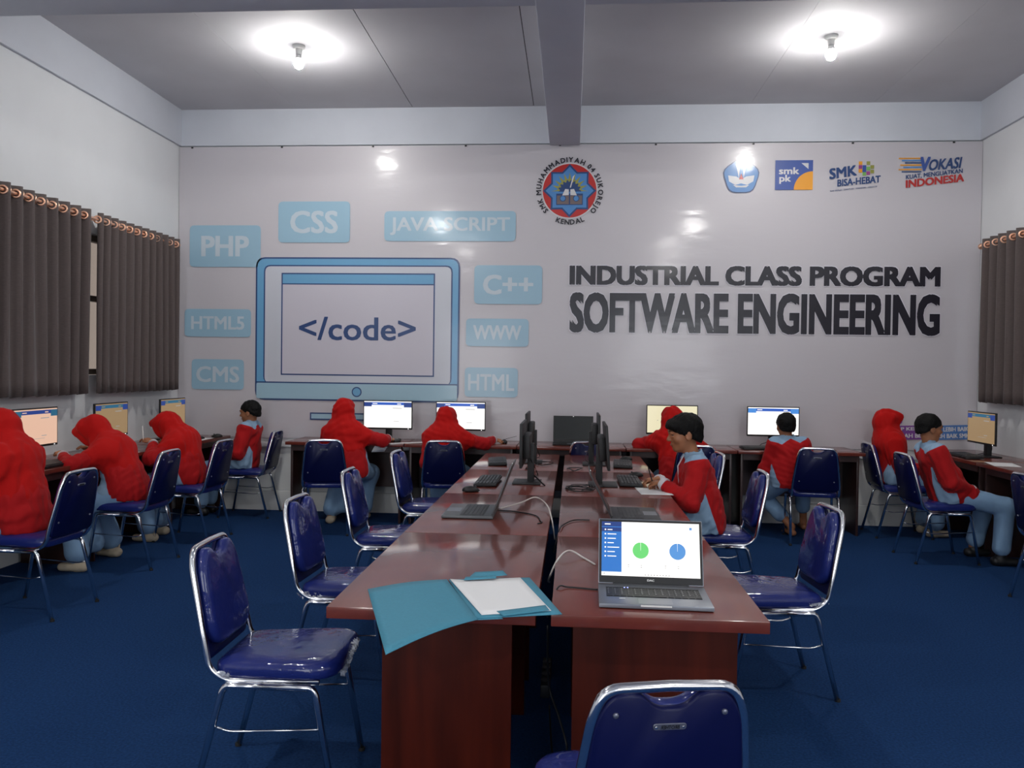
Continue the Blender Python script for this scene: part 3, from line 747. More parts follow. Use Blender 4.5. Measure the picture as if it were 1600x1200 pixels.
def mouse(x, y, z, rz, label):
    t = empty('mouse', (x, y, z), rz, label, 'mouse')
    m = MB(); V = []; F = []; n = 16; L = [(.0, 0.0), (.92, .004), (1, .012), (.93, .022), (.75, .031), (.45, .037), (.15, .039)]
    for r, h in L:
        for k in range(n):
            a = 2*PI*k/n; yy = .056*math.sin(a)*max(r, .02)
            V.append((.031*math.cos(a)*max(r, .02)*(1-.1*math.sin(a)), yy, h*(1-.25*max(0, yy/.056))))
    for i in range(len(L)-1):
        for k in range(n): F.append((i*n+k, i*n+(k+1) % n, (i+1)*n+(k+1) % n, (i+1)*n+k))
    F.append(tuple((len(L)-1)*n+k for k in range(n)))
    m.add(V, F); m.build('shell', M_dark, t, True, 180)
    MB().lathe([(.001, -.003), (.007, -.003), (.008, 0), (.007, .003), (.001, .003)], M=tform((0, .028, .034)) @ Matrix.Rotation(PI/2, 4, 'Y'), seg=12).build('scroll_wheel', M_dark2, t, True)
    return t
mouse(-.62, 5.02, TT, -PI/2+.25, 'black mouse on the left centre row beside the silver laptop')
mouse(.47, 6.98, TT, PI/2, 'black mouse beside the keyboard at the far end of the right centre row')
mouse(-3.60, 8.02, DT, PI/2+.4, 'black mouse on the left corner desk, left of the corner boy')
mouse(-1.755+.05, 7.93-.06, DT, -.3, 'black mouse under the hand of the girl over the loose sheet')
mouse(-.66, 8.0, DT, 0.2, 'black mouse under the outstretched hand of the middle girl')
mouse(.47, 5.30+.62, TT, PI/2, 'black mouse behind the hands of the writing boy')

M_gun = mat('gunmetal', rgb(92, 94, 96), .4, .5)
def laptop(x, y, z, rz, w, d, tilt, label, col, kind='off', hh=None, marks=False):
    """hinge at local +y; the lid leans back by tilt"""
    t = empty('laptop', (x, y, z), rz, label, 'laptop')
    b = MB().box((0, 0, .010), (w, d, .014), bev=.003).build('base', col, t, True)
    MB().box((0, d*.08, .0176), (w*.86, d*.47, .0008)).build('keyboard_well', M_key, b)
    m = MB()
    for r in range(6):
        yy = d*.27-r*d*.076
        for i in range(14):
            xx = -w*.40+i*w*.80/13
            if r == 5 and 4 <= i <= 8:
                if i == 6: m.box((xx, yy, .0188), (w*.29, d*.06, .0016))
                continue
            m.box((xx, yy, .0188), (w*.05, d*(.035 if r == 0 else .062), .0016))
    k = m.build('keys', M_key if marks else M_dark2, b); k['kind'] = 'stuff'
    if marks:
        m = MB(); rn = random.Random(2)
        for r in range(1, 5):
            for i in range(14): m.box((-w*.40+i*w*.80/13-.003, d*.27-r*d*.076+.003, .0198), (.0022+.001*(i % 3), .0022, .0003))
        m.build('key_legends', M_keyleg, b)['kind'] = 'stuff'
    MB().box((0, -d*.335, .0173), (w*.30, d*.27, .0006)).build('touchpad', M_silver, b)
    MB().box((0, -d/2-.0005, .0135), (w*.27, .004, .005)).build('opening_lip', M_white if marks else M_dark2, b)
    MB().tube([(-w*.36, d/2-.006, .016), (w*.36, d/2-.006, .016)], .007, 8).build('hinge', M_dark2, b, True)
    hh = hh or d*.95
    S = tform((0, d/2-.004, .018), rx=-tilt)
    lid = MB().box((0, 0, hh/2), (w, .007, hh), M=S, bev=.003).build('lid', col, t, True)
    MB().box((0, -.0038, hh/2), (w-.006, .001, hh-.006), M=S).build('bezel', M_dark, lid)
    sw, sh = w-.022, hh-.038
    T = S @ Matrix.Translation((-sw/2, -.0048, .027)) @ Matrix.Rotation(PI/2, 4, 'X')
    if kind != 'chart':
        m = MB(); page(m, sw, sh, kind, T); m.build('screen', list(kinds[kind]), lid)
        if kind == 'off': MB().box((0, -.005, hh-.006), (.004, .001, .003), M=S).build('camera_dot', E_led, lid)
    else:
        m = MB()
        def q(x0, x1, y0, y1, mi, k): m.poly([(x0*sw, y0*sh, k*.0003), (x1*sw, y0*sh, k*.0003), (x1*sw, y1*sh, k*.0003), (x0*sw, y1*sh, k*.0003)], mi, T)
        q(0, 1, 0, 1, 0, 0); q(0, .205, .07, 1, 2, 1); q(0, .205, .91, 1, 1, 2); q(0, .205, .815, .895, 1, 2)
        for i in range(7):
            yy = .845-i*.082; q(.03, .045, yy-.008, yy+.018, 0, 3); q(.06, .06+(.05, .09, .085, .065, .12, .075, .09)[i], yy-.004, yy+.012, 0, 3)
        q(.03, .09, .945, .965, 0, 3)
        for cx_, mi in ((.40, 4), (.775, 5)):
            m.poly([(cx_*sw+.0285*math.cos(2*PI*a/36), .475*sh+.0285*math.sin(2*PI*a/36), .0006) for a in range(36)], mi, T)
            m.poly([(cx_*sw-.0004, .475*sh, .0009), (cx_*sw+.0004, .475*sh, .0009), (cx_*sw+.0006, .475*sh+.0285, .0009), (cx_*sw-.0006, .475*sh+.0285, .0009)], 0, T)
            for dx, yy in ((-.13, .2), (0, .2), (0, .16), (-.13, .16)): q(cx_+dx, cx_+dx+.012, yy, yy+.012, 3, 2)
            for dx, yy in ((-.10, .2), (.03, .2)): q(cx_+dx, cx_+dx+.07, yy+.002, yy+.007, 6, 2)
        q(.90, .925, .88, .925, 5, 2); q(.25, .48, .955, .961, 6, 2); q(.82, .87, .90, .906, 6, 2); q(.26, .32, .76, .766, 6, 2)
        for i in range(9): q(.44+i*.03, .452+i*.03, .02, .038, 3, 2)
        q(.02, .035, .03, .045, 3, 2)
        m.build('screen', [E_white, E_navy, E_lb, E_grey, E_green, E_pie, E_pale], lid)
        m = MB(); fit_text(m, 'DAC', -.0125, .0125, -.0035, .0035, .05, M=S @ Matrix.Translation((0, -.0052, .0145)) @ Matrix.Rotation(PI/2, 4, 'X')); m.build('lettering', M_white, lid)
        MB().box((0, -.005, hh-.006), (.003, .001, .003), M=S).build('camera_dot', M_dark2, lid)
        for i in (0, 1): MB().box((-.42*w+.06+i*.011, .272*d, .0196), (.004, .003, .001)).build('key_light', E_kl, b)
        MB().box((-w*.29, -d*.245, .0178), (.02, .006, .0006)).build('sticker', M_paper, b)
    return t
E_lb = emi('screen_side_blue', rgb(44, 120, 206), 1.0); E_pale = emi('screen_pale', rgb(226, 224, 224), 1.0); E_kl = emi('blue_key_light', (.25, .3, 1, 1), 8)
laptop(.283, 2.742, TT, math.radians(-1.2), .366, .250, math.radians(20), 'grey laptop with a bright dashboard of two pie charts on the nearest right table', M_silver, 'chart', .228, True)
laptop(-.525, 4.29, TT, -PI/2, .375, .265, math.radians(20), 'silver laptop seen edge-on on the left centre row, turned left', M_gun, 'off', .272)
laptop(.335, 4.32, TT, PI/2, .375, .255, math.radians(27), 'dark grey laptop behind the bright one, turned to the right', M_dark2, 'off', .25)
laptop(.02, 8.02, DT, 0, .40, .25, math.radians(10), 'black switched-off laptop on the back desk between the dark monitors', M_dark, 'off', .26)

# ------------------------------------------------------------ folder, papers, pens
def sheet(P, name, m_, z0, thick=.0012, parent=None, nu=10, nv=8, fn=None):
    """bilinear sheet between four corners"""
    P = [Vector(p) for p in P]; V = []; F = []
    for j in range(nv+1):
        for i in range(nu+1):
            u, v = i/nu, j/nv
            p = P[0]*(1-u)*(1-v)+P[1]*u*(1-v)+P[2]*u*v+P[3]*(1-u)*v
            z = p.z+(fn(u, v) if fn else 0); V.append((p.x, p.y, z))
    for j in range(nv):
        for i in range(nu):
            p = j*(nu+1)+i; F.append((p, p+1, p+nu+2, p+nu+1))
    m = MB(); m.add(V, F); o = m.build(name, m_, parent, True, 180)
    s = o.modifiers.new('thickness', 'SOLIDIFY'); s.thickness = thick; s.offset = 1
    return o
fo = empty('card_folder', (0, 0, 0), 0, 'open teal card folder on the nearest left table, its left cover hanging over the edge', 'folder')
# right half on the table, left cover slightly raised and drooping past the front edge
sheet([(-.285, 2.455, TT+.003), (-.020, 2.530, TT+.003), (-.145, 2.965, TT+.003), (-.435, 2.90, TT+.003)], 'back_cover', M_teal, 0, .0015, fo)
sheet([(-.487, 2.130, TT-.002), (-.275, 2.437, TT+.006), (-.440, 2.89, TT+.006), (-.690, 2.735, TT+.004)], 'front_cover', M_teal, 0, .0015, fo, 12, 10, lambda u, v: .010*math.sin(PI*u)*(1-.3*v))
sheet([(-.200, 2.475, TT+.008), (-.060, 2.545, TT+.010), (-.075, 2.60, TT+.010), (-.225, 2.52, TT+.009)], 'inner_flap', M_teal, 0, .001, fo, 6, 3)
sheet([(-.365, 2.90, TT+.010), (-.225, 2.94, TT+.016), (-.245, 2.98, TT+.022), (-.345, 2.955, TT+.020)], 'inner_flap', M_teal, 0, .001, fo, 6, 3)
sheet([(-.375, 2.866, TT+.012), (-.262, 2.898, TT+.014), (-.264, 2.922, TT+.018), (-.372, 2.893, TT+.017)], 'inner_flap', M_teal, 0, .001, fo, 5, 2)
sheet([(-.285, 2.447, TT+.001), (-.20, 2.47, TT+.001), (-.22, 2.50, TT+.002), (-.285, 2.49, TT+.002)], 'inner_flap', M_teal, 0, .001, fo, 4, 3)
pp = sheet([(-.268, 2.482, TT+.0068), (-.055, 2.552, TT+.0068), (-.178, 2.945, TT+.0068), (-.425, 2.87, TT+.0068)], 'paper_sheet', M_paper, 0, .0015, None, 10, 8, lambda u, v: .006*max(0, 1-u*5)*v)
tag(pp, 'white sheet of paper lying inside the open teal folder', 'paper')
def paper(P, label, z, fn=None):
    o = sheet([(x, y, z) for x, y in P], 'paper_sheet', M_paper, 0, .0008, None, 10, 6, fn); return tag(o, label, 'paper')
paper([(-1.92, 7.70), (-1.76, 7.68), (-1.25, 7.99), (-1.50, 8.02)], 'loose white sheet bending over the front edge of the back desk', DT+.0025,
      lambda u, v: -.085*max(0, 1-u*2.8)**1.5)
paper([(.44, 5.08), (.64, 5.08), (.62, 5.38), (.42, 5.38)], 'white sheet under the hands of the writing boy', TT+.0015)
paper([(1.90, 7.80), (2.12, 7.78), (2.16, 8.0), (1.95, 8.03)], 'white sheet on the back desk in front of the boy seen from behind', DT+.001)
paper([(3.43, 6.85), (3.62, 6.80), (3.70, 7.10), (3.50, 7.16)], 'white sheets on the right wall desk under the monitor', DT+.001)
paper([(3.45, 7.78), (3.60, 7.78), (3.60, 7.95), (3.45, 7.95)], 'white sheet on the right wall desk behind the reclining boy', DT+.001)
paper([(-3.78, 7.28), (-3.6, 7.3), (-3.6, 7.95), (-3.75, 7.98)], 'white sheet on the left corner desk behind the writing girl', DT+.001)
paper([(-3.74, 6.25), (-3.6, 6.25), (-3.6, 6.55), (-3.76, 6.55)], 'white sheet on the left wall desk beside the girl leaning over her desk', DT+.001)
def pen(p0, p1, label, m_):
    o = MB().tube([p0, tuple(p0[i]+(p1[i]-p0[i])*.9 for i in range(3)), p1], [.004, .004, .001], 8).build('pen', m_, None, True); tag(o, label, 'pen')

# ------------------------------------------------------------ cables
M_wcab = mat('white_cable', rgb(205, 200, 195), .5)
def cable(P, r, m_, label, k=8):
    o = MB().tube(smooth_path(P, k), r, 6).build('cable', m_, None, True, 180); tag(o, label, 'cable')
z = TT+.004
cable([(.10, 2.83, z), (-.0, 2.85, z), (-.04, 2.83, z+.001), (-.075, 2.80, .66)], .003, M_dark, 'thin black cable from the bright laptop into the gap between the tables')
cable([(.10, 3.20, z), (.06, 3.30, z), (.0, 3.34, z+.02), (-.045, 3.25, z+.005), (-.08, 3.2, .69), (-.085, 3.5, .60)], .004, M_wcab, 'white cable from behind the bright laptop dropping into the gap between the tables')
cable([(-.385, 4.42, z), (-.28, 4.50, z+.02), (-.20, 4.62, z+.035), (-.135, 4.50, z+.02), (-.10, 4.25, z+.0), (-.075, 4.1, .66)], .004, M_wcab, 'white cable arching from the silver laptop into the gap')
cable([(-.385, 4.36, z), (-.29, 4.34, z), (-.18, 4.24, z), (-.15, 4.10, z), (-.14, 4.05, z), (-.16, 4.02, z)], .003, M_dark, 'short black cable lying behind the silver laptop')
rn = random.Random(5); P = []
for i in range(34):
    a = i*.9; P.append((.06+.085*math.cos(a)+rn.uniform(-.02, .02), 5.22+.10*math.sin(a)+rn.uniform(-.03, .03), z+rn.uniform(0, .018)))
cable(P, .0028, M_dark, 'coiled black cable heap on the right centre row beside the monitor base', 5)
P = []
for i in range(14):
    a = i*.9; P.append((.03+.06*math.cos(a)+rn.uniform(-.02, .02), 6.25+.10*math.sin(a)+rn.uniform(-.03, .03), z+rn.uniform(0, .015)))
cable(P, .0028, M_dark, 'black cable loops at the far end of the right centre row', 5)
P = []
for i in range(14):
    a = i*.9; P.append((-.22+.07*math.cos(a)+rn.uniform(-.02, .02), 6.55+.11*math.sin(a)+rn.uniform(-.03, .03), z+rn.uniform(0, .015)))
cable(P, .0028, M_dark, 'black cable loops behind the farther left monitor', 5)
cable([(-.31, 5.62, z+.08), (-.24, 5.50, z+.04), (-.19, 5.40, z+.01), (-.17, 5.36, z)], .0055, M_dark, 'thick black power cable beside the nearer left monitor base')
cable([(.10, 4.15, z), (.02, 4.12, z+.003), (-.03, 4.0, z+.002), (-.05, 3.85, z+.004), (-.075, 3.8, .66)], .003, M_dark, 'black cable from the dark grey laptop over the gap')
cable([(-.075, 2.9, .60), (-.07, 3.0, .35), (-.03, 2.95, .25), (.0, 2.9, .15), (-.05, 3.1, .02), (-.08, 3.6, .02)], .004, M_dark, 'black cable hanging in the gap between the two table rows')
cable([(-.72, 8.12, DT+.004), (-.66, 8.15, DT+.03), (-.6, 8.12, DT+.05), (-.55, 8.17, DT+.06)], .002, M_dark, 'thin wire standing up behind the hand of the middle girl')
# power strip in the gap
ps = empty('power_strip', (-.085, 3.2, .30), 0, 'dark power strip hung in the gap between the two table rows', 'power strip')
MB().box((0, 0, 0), (.035, .30, .05), bev=.006).build('case', M_dark, ps, True)
for k in range(4): MB().lathe([(.001, 0), (.018, 0), (.018, .003), (.001, .003)], M=tform((0, -.1+k*.065, .025)), seg=12).build('socket', M_dark2, ps, True)

# ------------------------------------------------------------ people: smooth implicit surfaces
class Field:
    def __init__(s, lo, hi, h):
        s.h = h; s.lo = np.array(lo, np.float32); n = np.ceil((np.array(hi)-np.array(lo))/h).astype(int)+1
        s.n = n; s.ax = [s.lo[i]+h*np.arange(n[i], dtype=np.float32) for i in range(3)]
        s.F = np.full(tuple(n), 1.0, np.float32); s.rs = 1.0
    def _sub(s, lo, hi):
        sl = []
        for i in range(3):
            a = int(max(0, math.floor((lo[i]-s.lo[i])/s.h))); b = int(min(s.n[i], math.ceil((hi[i]-s.lo[i])/s.h)+1))
            if b-a < 2: return None, None
            sl.append(slice(a, b))
        P = np.stack(np.meshgrid(*[s.ax[i][sl[i]] for i in range(3)], indexing='ij'), -1)
        return tuple(sl), P
    def _mix(s, sl, d, k, mode):
        A = s.F[sl]
        if mode == 'add':
            if k > 0:
                h = np.maximum(k-np.abs(A-d), 0)/k; s.F[sl] = np.minimum(A, d)-h*h*k*.25
            else: s.F[sl] = np.minimum(A, d)
        else:
            if k > 0:
                h = np.maximum(k-np.abs(A+d), 0)/k; s.F[sl] = np.maximum(A, -d)+h*h*k*.25
            else: s.F[sl] = np.maximum(A, -d)
    def cap(s, a, b, r1, r2=None, k=.03, mode='add', sq=None):
        """tapered capsule; sq=[(axis, scale), ...] stretches its section along axes"""
        r2 = r1 if r2 is None else r2; r1 = r1*s.rs; r2 = r2*s.rs; k = k*s.rs; a = np.array(a, np.float32); b = np.array(b, np.float32)
        m = max(r1, r2)*max([1]+[q[1] for q in (sq or [])])+k+.02
        sl, P = s._sub(np.minimum(a, b)-m, np.maximum(a, b)+m)
        if sl is None: return s
        ab = b-a; t = np.clip(((P-a)@ab)/max(float(ab@ab), 1e-9), 0, 1)
        d = P-a-t[..., None]*ab
        if sq:
            for ax, sc_ in sq:
                ax = np.array(ax, np.float32); c = d@ax; d = d+(c*(1/sc_-1))[..., None]*ax
        s._mix(sl, np.sqrt((d*d).sum(-1))-(r1+(r2-r1)*t), k, mode); return s
    def ell(s, c, r, R=None, k=.02, mode='add', off=0.0):
        c = np.array(c, np.float32); r = np.array(r, np.float32)*s.rs; k = k*s.rs; m = float(r.max())+k+.02+off
        sl, P = s._sub(c-m, c+m)
        if sl is None: return s
        q = P-c
        if R is not None: q = q@np.array(R, np.float32)
        k0 = np.sqrt(((q/r)**2).sum(-1)); k1 = np.sqrt(((q/(r*r))**2).sum(-1))+1e-6
        s._mix(sl, k0*(k0-1)/k1-off, k, mode); return s
    def halfspace(s, c, n, k=.004):
        """keeps the side the normal points away from"""
        P = np.stack(np.meshgrid(*s.ax, indexing='ij'), -1)
        d = (P-np.array(c, np.float32))@np.array(n, np.float32)
        s.F = np.maximum(s.F, d); return s
    def folds(s, amp, f, seed, d=(1, 0, 0), lo=None):
        X, Y, Z = np.meshgrid(*s.ax, indexing='ij'); r = np.random.RandomState(seed); g = 0
        for i in range(3):
            w_ = r.uniform(-1, 1, 3); w_[2] *= .4; w_ /= np.linalg.norm(w_); fr = f*(1+.7*i)
            ph = r.uniform(0, 6, 2)
            g = g+np.sin(fr*(X*w_[0]+Y*w_[1]+Z*w_[2])+ph[0]+2.2*np.sin(f*.4*(X*w_[2]-Z*w_[0]+Y)+ph[1]))/(1+.6*i)
        s.F = s.F+(amp*g).astype(np.float32); return s
    def mesh(s):
        F = s.F; n = F.shape; I = F < 0
        h = s.h
        cs = [(i, j, k) for i in (0, 1) for j in (0, 1) for k in (0, 1)]
        cnt = np.zeros(tuple(x-1 for x in n), np.int8)
        for i, j, k in cs: cnt += I[i:n[0]-1+i, j:n[1]-1+j, k:n[2]-1+k]
        act = (cnt > 0) & (cnt < 8); idx = np.argwhere(act)
        ids = -np.ones(act.shape, np.int64); ids[act] = np.arange(len(idx))
        S = np.zeros((len(idx), 3)); N = np.zeros(len(idx))
        for ax in range(3):
            o = [a for a in range(3) if a != ax]
            for p in (0, 1):
                for q in (0, 1):
                    a = idx.copy(); a[:, o[0]] += p; a[:, o[1]] += q; b = a.copy(); b[:, ax] += 1
                    fa = F[a[:, 0], a[:, 1], a[:, 2]]; fb = F[b[:, 0], b[:, 1], b[:, 2]]
                    c = (fa < 0) != (fb < 0); t = np.where(c, fa/np.where(c, fa-fb, 1), 0)
                    pt = a.astype(float); pt[:, ax] += t
                    S += pt*c[:, None]; N += c
        V = S/np.maximum(N, 1)[:, None]*h+s.lo
        Q = []
        for ax in range(3):
            o = [(ax+1) % 3, (ax+2) % 3]
            sl0 = [slice(1, n[a]-1) for a in range(3)]; sl0[ax] = slice(0, n[ax]-1)
            sl1 = list(sl0); sl1[ax] = slice(1, n[ax])
            A = I[tuple(sl0)]; B = I[tuple(sl1)]; e = np.argwhere(A != B)
            if not len(e): continue
            inside = A[e[:, 0], e[:, 1], e[:, 2]]
            base = e.copy(); base[:, o[0]] += 1; base[:, o[1]] += 1
            def cell(du, dv):
                c = base.copy(); c[:, o[0]] -= du; c[:, o[1]] -= dv; return ids[c[:, 0], c[:, 1], c[:, 2]]
            q = np.stack([cell(1, 1), cell(0, 1), cell(0, 0), cell(1, 0)], 1)
            q[~inside] = q[~inside][:, ::-1]; Q.append(q)
        return V, np.concatenate(Q)
    def build(s, name, m, parent=None, org=(0, 0, 0), attr=None):
        V, Q = s.mesh(); me = bpy.data.meshes.new(name)
        me.vertices.add(len(V)); me.vertices.foreach_set('co', (V-np.array(org)).astype(np.float32).ravel())
        me.loops.add(len(Q)*4); me.loops.foreach_set('vertex_index', Q.astype(np.int32).ravel())
        me.polygons.add(len(Q)); me.polygons.foreach_set('loop_start', np.arange(0, len(Q)*4, 4, dtype=np.int32))
        me.polygons.foreach_set('use_smooth', np.ones(len(Q), bool))
        me.update(calc_edges=True); me.validate()
        if attr is not None:
            a = me.attributes.new('patch', 'FLOAT', 'POINT'); a.data.foreach_set('value', attr(V).astype(np.float32))
        me.materials.append(m)
        o = bpy.data.objects.new(name, me); C.objects.link(o)
        if parent: o.parent = parent; 
        else: o.location = org
        return o

def cloth(name, c1, c2=None, rough=.85):
    m = mat(name, c1, rough, bump=(16, .55, (1, 1, .6)), sheen=.04)
    nt = m.node_tree; b = nt.nodes['Principled BSDF']; b.inputs['Specular IOR Level'].default_value = .2
    if c2:
        a = nt.nodes.new('ShaderNodeAttribute'); a.attribute_name = 'patch'
        r = nt.nodes.new('ShaderNodeMath'); r.operation = 'GREATER_THAN'; r.inputs[1].default_value = 0
        mx = nt.nodes.new('ShaderNodeMix'); mx.data_type = 'RGBA'; mx.inputs[6].default_value = c1; mx.inputs[7].default_value = c2
        nt.links.new(a.outputs['Fac'], r.inputs[0]); nt.links.new(r.outputs[0], mx.inputs[0]); nt.links.new(mx.outputs[2], b.inputs['Base Color'])
    return m
C_red = rgb(168, 20, 24); C_gb = rgb(138, 166, 192)
M_jack = cloth('red_jacket_with_grey_blue_yoke', C_red, C_gb); M_hij = cloth('red_headscarf', rgb(180, 14, 12)); M_trou = cloth('grey_blue_trousers', rgb(128, 160, 192))
M_cuff = cloth('pale_cuff', rgb(205, 200, 205)); M_sock = cloth('pale_sock', rgb(186, 172, 150)); M_shoe = mat('black_shoe', rgb(22, 22, 24), .5)
M_skin = mat('skin', rgb(158, 104, 72), .5, noise=(25, .06, (1, 1, 1))); M_skin.node_tree.nodes['Principled BSDF'].inputs['Subsurface Weight'].default_value = .08
M_hair = mat('black_hair', rgb(9, 8, 8), .6, spec=.2, bump=(60, .6, (3, 3, 1)))
M_eye = mat('eye_white', rgb(120, 105, 98), .4); M_iris = mat('dark_iris', rgb(25, 15, 12), .15); M_lip = mat('lips', rgb(140, 75, 62), .5)

def unit(v): v = np.array(v, float); return v/np.linalg.norm(v)
def ik(a, b, l1, l2, pole):
    a = np.array(a, float); b = np.array(b, float); d = b-a; L = np.linalg.norm(d)
    if L > (l1+l2)*.995: b = a+d/L*(l1+l2)*.995; d = b-a; L = np.linalg.norm(d)
    x = (l1*l1-l2*l2+L*L)/(2*L); y = math.sqrt(max(0, l1*l1-x*x)); u = d/L
    p = np.array(pole, float); p = p-u*(p@u); p /= np.linalg.norm(p)
    return a+u*x+p*y, b
def hand(F, wr, d, n, side, curl=.6, spread=.0, sc_=1.0):
    """wrist, direction, palm normal (down), side=+1 when the thumb is towards d x n"""
    d = unit(d); n = unit(n-d*(n@d)); t = np.cross(d, n)*side
    kn = wr+d*.072*sc_
    F.cap(wr+d*.01, wr+d*.06*sc_, .019, .021, .012, sq=[(t, 1.55), (n, .78)])
    for i, (o, l, r) in enumerate(((.030, .92, .0082), (.010, 1.0, .0085), (-.010, .95, .0082), (-.029, .76, .0072))):
        p0 = kn+t*o*sc_-d*(.004*abs(i-1.2)); q = p0-d*.02
        c1 = curl*.7; d1 = unit(d*math.cos(c1)+n*math.sin(c1)+t*o*(2+spread*10)); p1 = p0+d1*.036*l*sc_
        c2 = curl*1.7; d2 = unit(d*math.cos(c2)+n*math.sin(c2)); p2 = p1+d2*.022*l*sc_
        c3 = curl*2.3; d3 = unit(d*math.cos(c3)+n*math.sin(c3)); p3 = p2+d3*.017*l*sc_
        F.cap(q, p0, r*1.05, r, .006); F.cap(p0, p1, r, r*.95, .002); F.cap(p1, p2, r*.95, r*.88, .002); F.cap(p2, p3, r*.88, r*.76, .002)
    b0 = wr+d*.016+t*.014; b1 = b0+unit(d*.75+t*.75+n*.3)*.032*sc_; b2 = b1+unit(d*.9+t*.25+n*.35)*.026*sc_; b3 = b2+unit(d*.9-t*.05+n*.4)*.018*sc_
    F.cap(b0, b1, .0125, .0098, .010); F.cap(b1, b2, .0096, .0088, .003); F.cap(b2, b3, .0088, .0072, .002)

def person(name_label, org, face, neck, head, hands, feet, hyaw=0, hpitch=0, hroll=0, kind='boy', hip=None, res=.009,
           knees=None, elb=None, hair=(0.032, .60), jscale=1.0, group=None, bare=False, handdir=None, seed=1, hem=-.06, scarf=.24, lateral=0.0, hand_n=None, curls=(.6, .6), hs=1.02, bang=False):
    """org: hip position (world); face: heading in degrees (0 looks along +y); points in world metres"""
    a = math.radians(face); fw = np.array([-math.sin(a), math.cos(a), 0]); rt = np.array([math.cos(a), math.sin(a), 0]); up = np.array([0, 0, 1.])
    hp = np.array(org, float); nk = np.array(neck, float); hd = np.array(head, float)
    sp = unit(nk-hp)
    chest = hp+(nk-hp)*.68
    sh = [nk+rt*s*.130-sp*.042 for s in (-1, 1)]
    A = []
    for i, s in enumerate((-1, 1)):
        pole = (elb[i] if elb else (rt*s*.6-up*.8-fw*.3)); e, wv = ik(sh[i], hands[i], .255, .235, pole); A.append((sh[i], e, wv))
    Lg = []
    for i, s in enumerate((-1, 1)):
        h0 = hp+rt*s*.075-up*.02; pole = knees[i] if knees else (fw*.9+up*.5+rt*s*.15)
        k_, f_ = ik(h0, np.array(feet[i])+up*.06, .385, .385, pole); Lg.append((h0, k_, f_))
    pts = [hp, nk, hd]+[p for q in A for p in q]+[p for q in Lg for p in q]
    lo = np.min(pts, 0)-.20; hi = np.max(pts, 0)+.20; lo[2] = max(lo[2], -.01)
    # head frame: columns are right, forward, up
    ya = a+math.radians(hyaw); p_ = math.radians(hpitch)
    f0 = np.array([-math.sin(ya), math.cos(ya), 0]); r0 = np.array([math.cos(ya), math.sin(ya), 0])
    hf = f0*math.cos(p_)+up*math.sin(p_); hu = np.cross(r0, hf)
    rr_ = math.radians(hroll); r1 = r0*math.cos(rr_)+hu*math.sin(rr_); hu = np.cross(r1, hf)
    RH = np.stack([r1, hf, hu], 1)
    H = lambda x, y, z: hd+(r1*x+hf*y+hu*z)*hs
    B = Field(lo, hi, res)
    # torso, limbs, neck
    B.cap(hp, chest, .105, .10, .04, sq=[(rt, 1.35)]); B.cap(sh[0]+rt*.03, sh[1]-rt*.03, .05, .05, .05)
    B.cap(nk-sp*.06, H(0, -.018, -.06), .052, .043, .02)
    for (s0, e, wv) in A: B.cap(s0, e, .044, .036, .02); B.cap(e, wv, .036, .023, .012)
    for (h0, k_, f_) in Lg: B.cap(h0, k_, .075, .055, .03); B.cap(k_, f_, .05, .033, .015)
    for i, (h0, k_, f_) in enumerate(Lg):
        fd = unit(fw*1.0+rt*(-.12, .12)[i]); z0 = up*.028
        base = f_-up*(f_[2]-.035) if f_[2] < .14 else f_-up*.05
        B.cap(f_, base, .033, .03, .012); B.cap(base-fd*.035, base+fd*.07, .028, .024, .012, sq=[(rt, 1.15)])
        B.cap(base+fd*.07, base+fd*.12-up*.008, .022, .016, .01, sq=[(np.cross(up, fd), 1.7)])
        if bare:
            for q in range(5): B.cap(base+fd*(.12)+np.cross(up, fd)*(-.03+.015*q)-up*.01, base+fd*(.142-.004*abs(q-2))+np.cross(up, fd)*(-.03+.015*q)-up*.014, .0075, .0065, .003)
    # head
    B.rs = hs
    B.ell(H(0, -.012, .026), (.074, .093, .084), RH, .02); B.ell(H(0, .022, -.035), (.057, .062, .068), RH, .03)
    B.ell(H(0, .055, -.078), (.028, .026, .022), RH, .02)
    B.ell(H(0, .070, .030), (.048, .022, .022), RH, .015)
    for s in (-1, 1):
        B.ell(H(s*.031, .098, .008), (.017, .016, .011), RH, .012, 'sub'); B.ell(H(s*.042, .052, -.022), (.022, .022, .022), RH, .015)
        B.ell(H(s*.075, -.008, -.008), (.009, .020, .031), RH, .006); B.ell(H(s*.084, -.001, -.006), (.006, .011, .019), RH, .004, 'sub')
    B.cap(H(0, .080, .012), H(0, .099, -.018), .007, .011, .010); B.ell(H(0, .092, -.022), (.017, .010, .008), RH, .006)
    B.ell(H(0, .080, -.047), (.022, .010, .005), RH, .005); B.ell(H(0, .079, -.056), (.019, .010, .006), RH, .005); B.cap(H(-.02, .092, -.0515), H(.02, .092, -.0515), .0022, .0022, .002, 'sub')
    for s in (-1, 1): B.ell(H(s*.031, .080, .0165), (.017, .009, .0052), RH, .006); B.ell(H(s*.031, .079, -.0035), (.015, .008, .004), RH, .006)
    B.rs = 1.0
    for i, (s0, e, wv) in enumerate(A):
        d = unit(wv-e) if not handdir else np.array(handdir[i], float)
        nn = np.array([0, 0, -1.]) if hand_n is None else np.array(hand_n[i], float)
        hand(B, wv, d, nn, (1, -1)[i], curls[i])
    body = B.build('person', M_skin, None, tuple(hp))
    tag(body, name_label, 'person', group)
    hpv = tuple(hp)
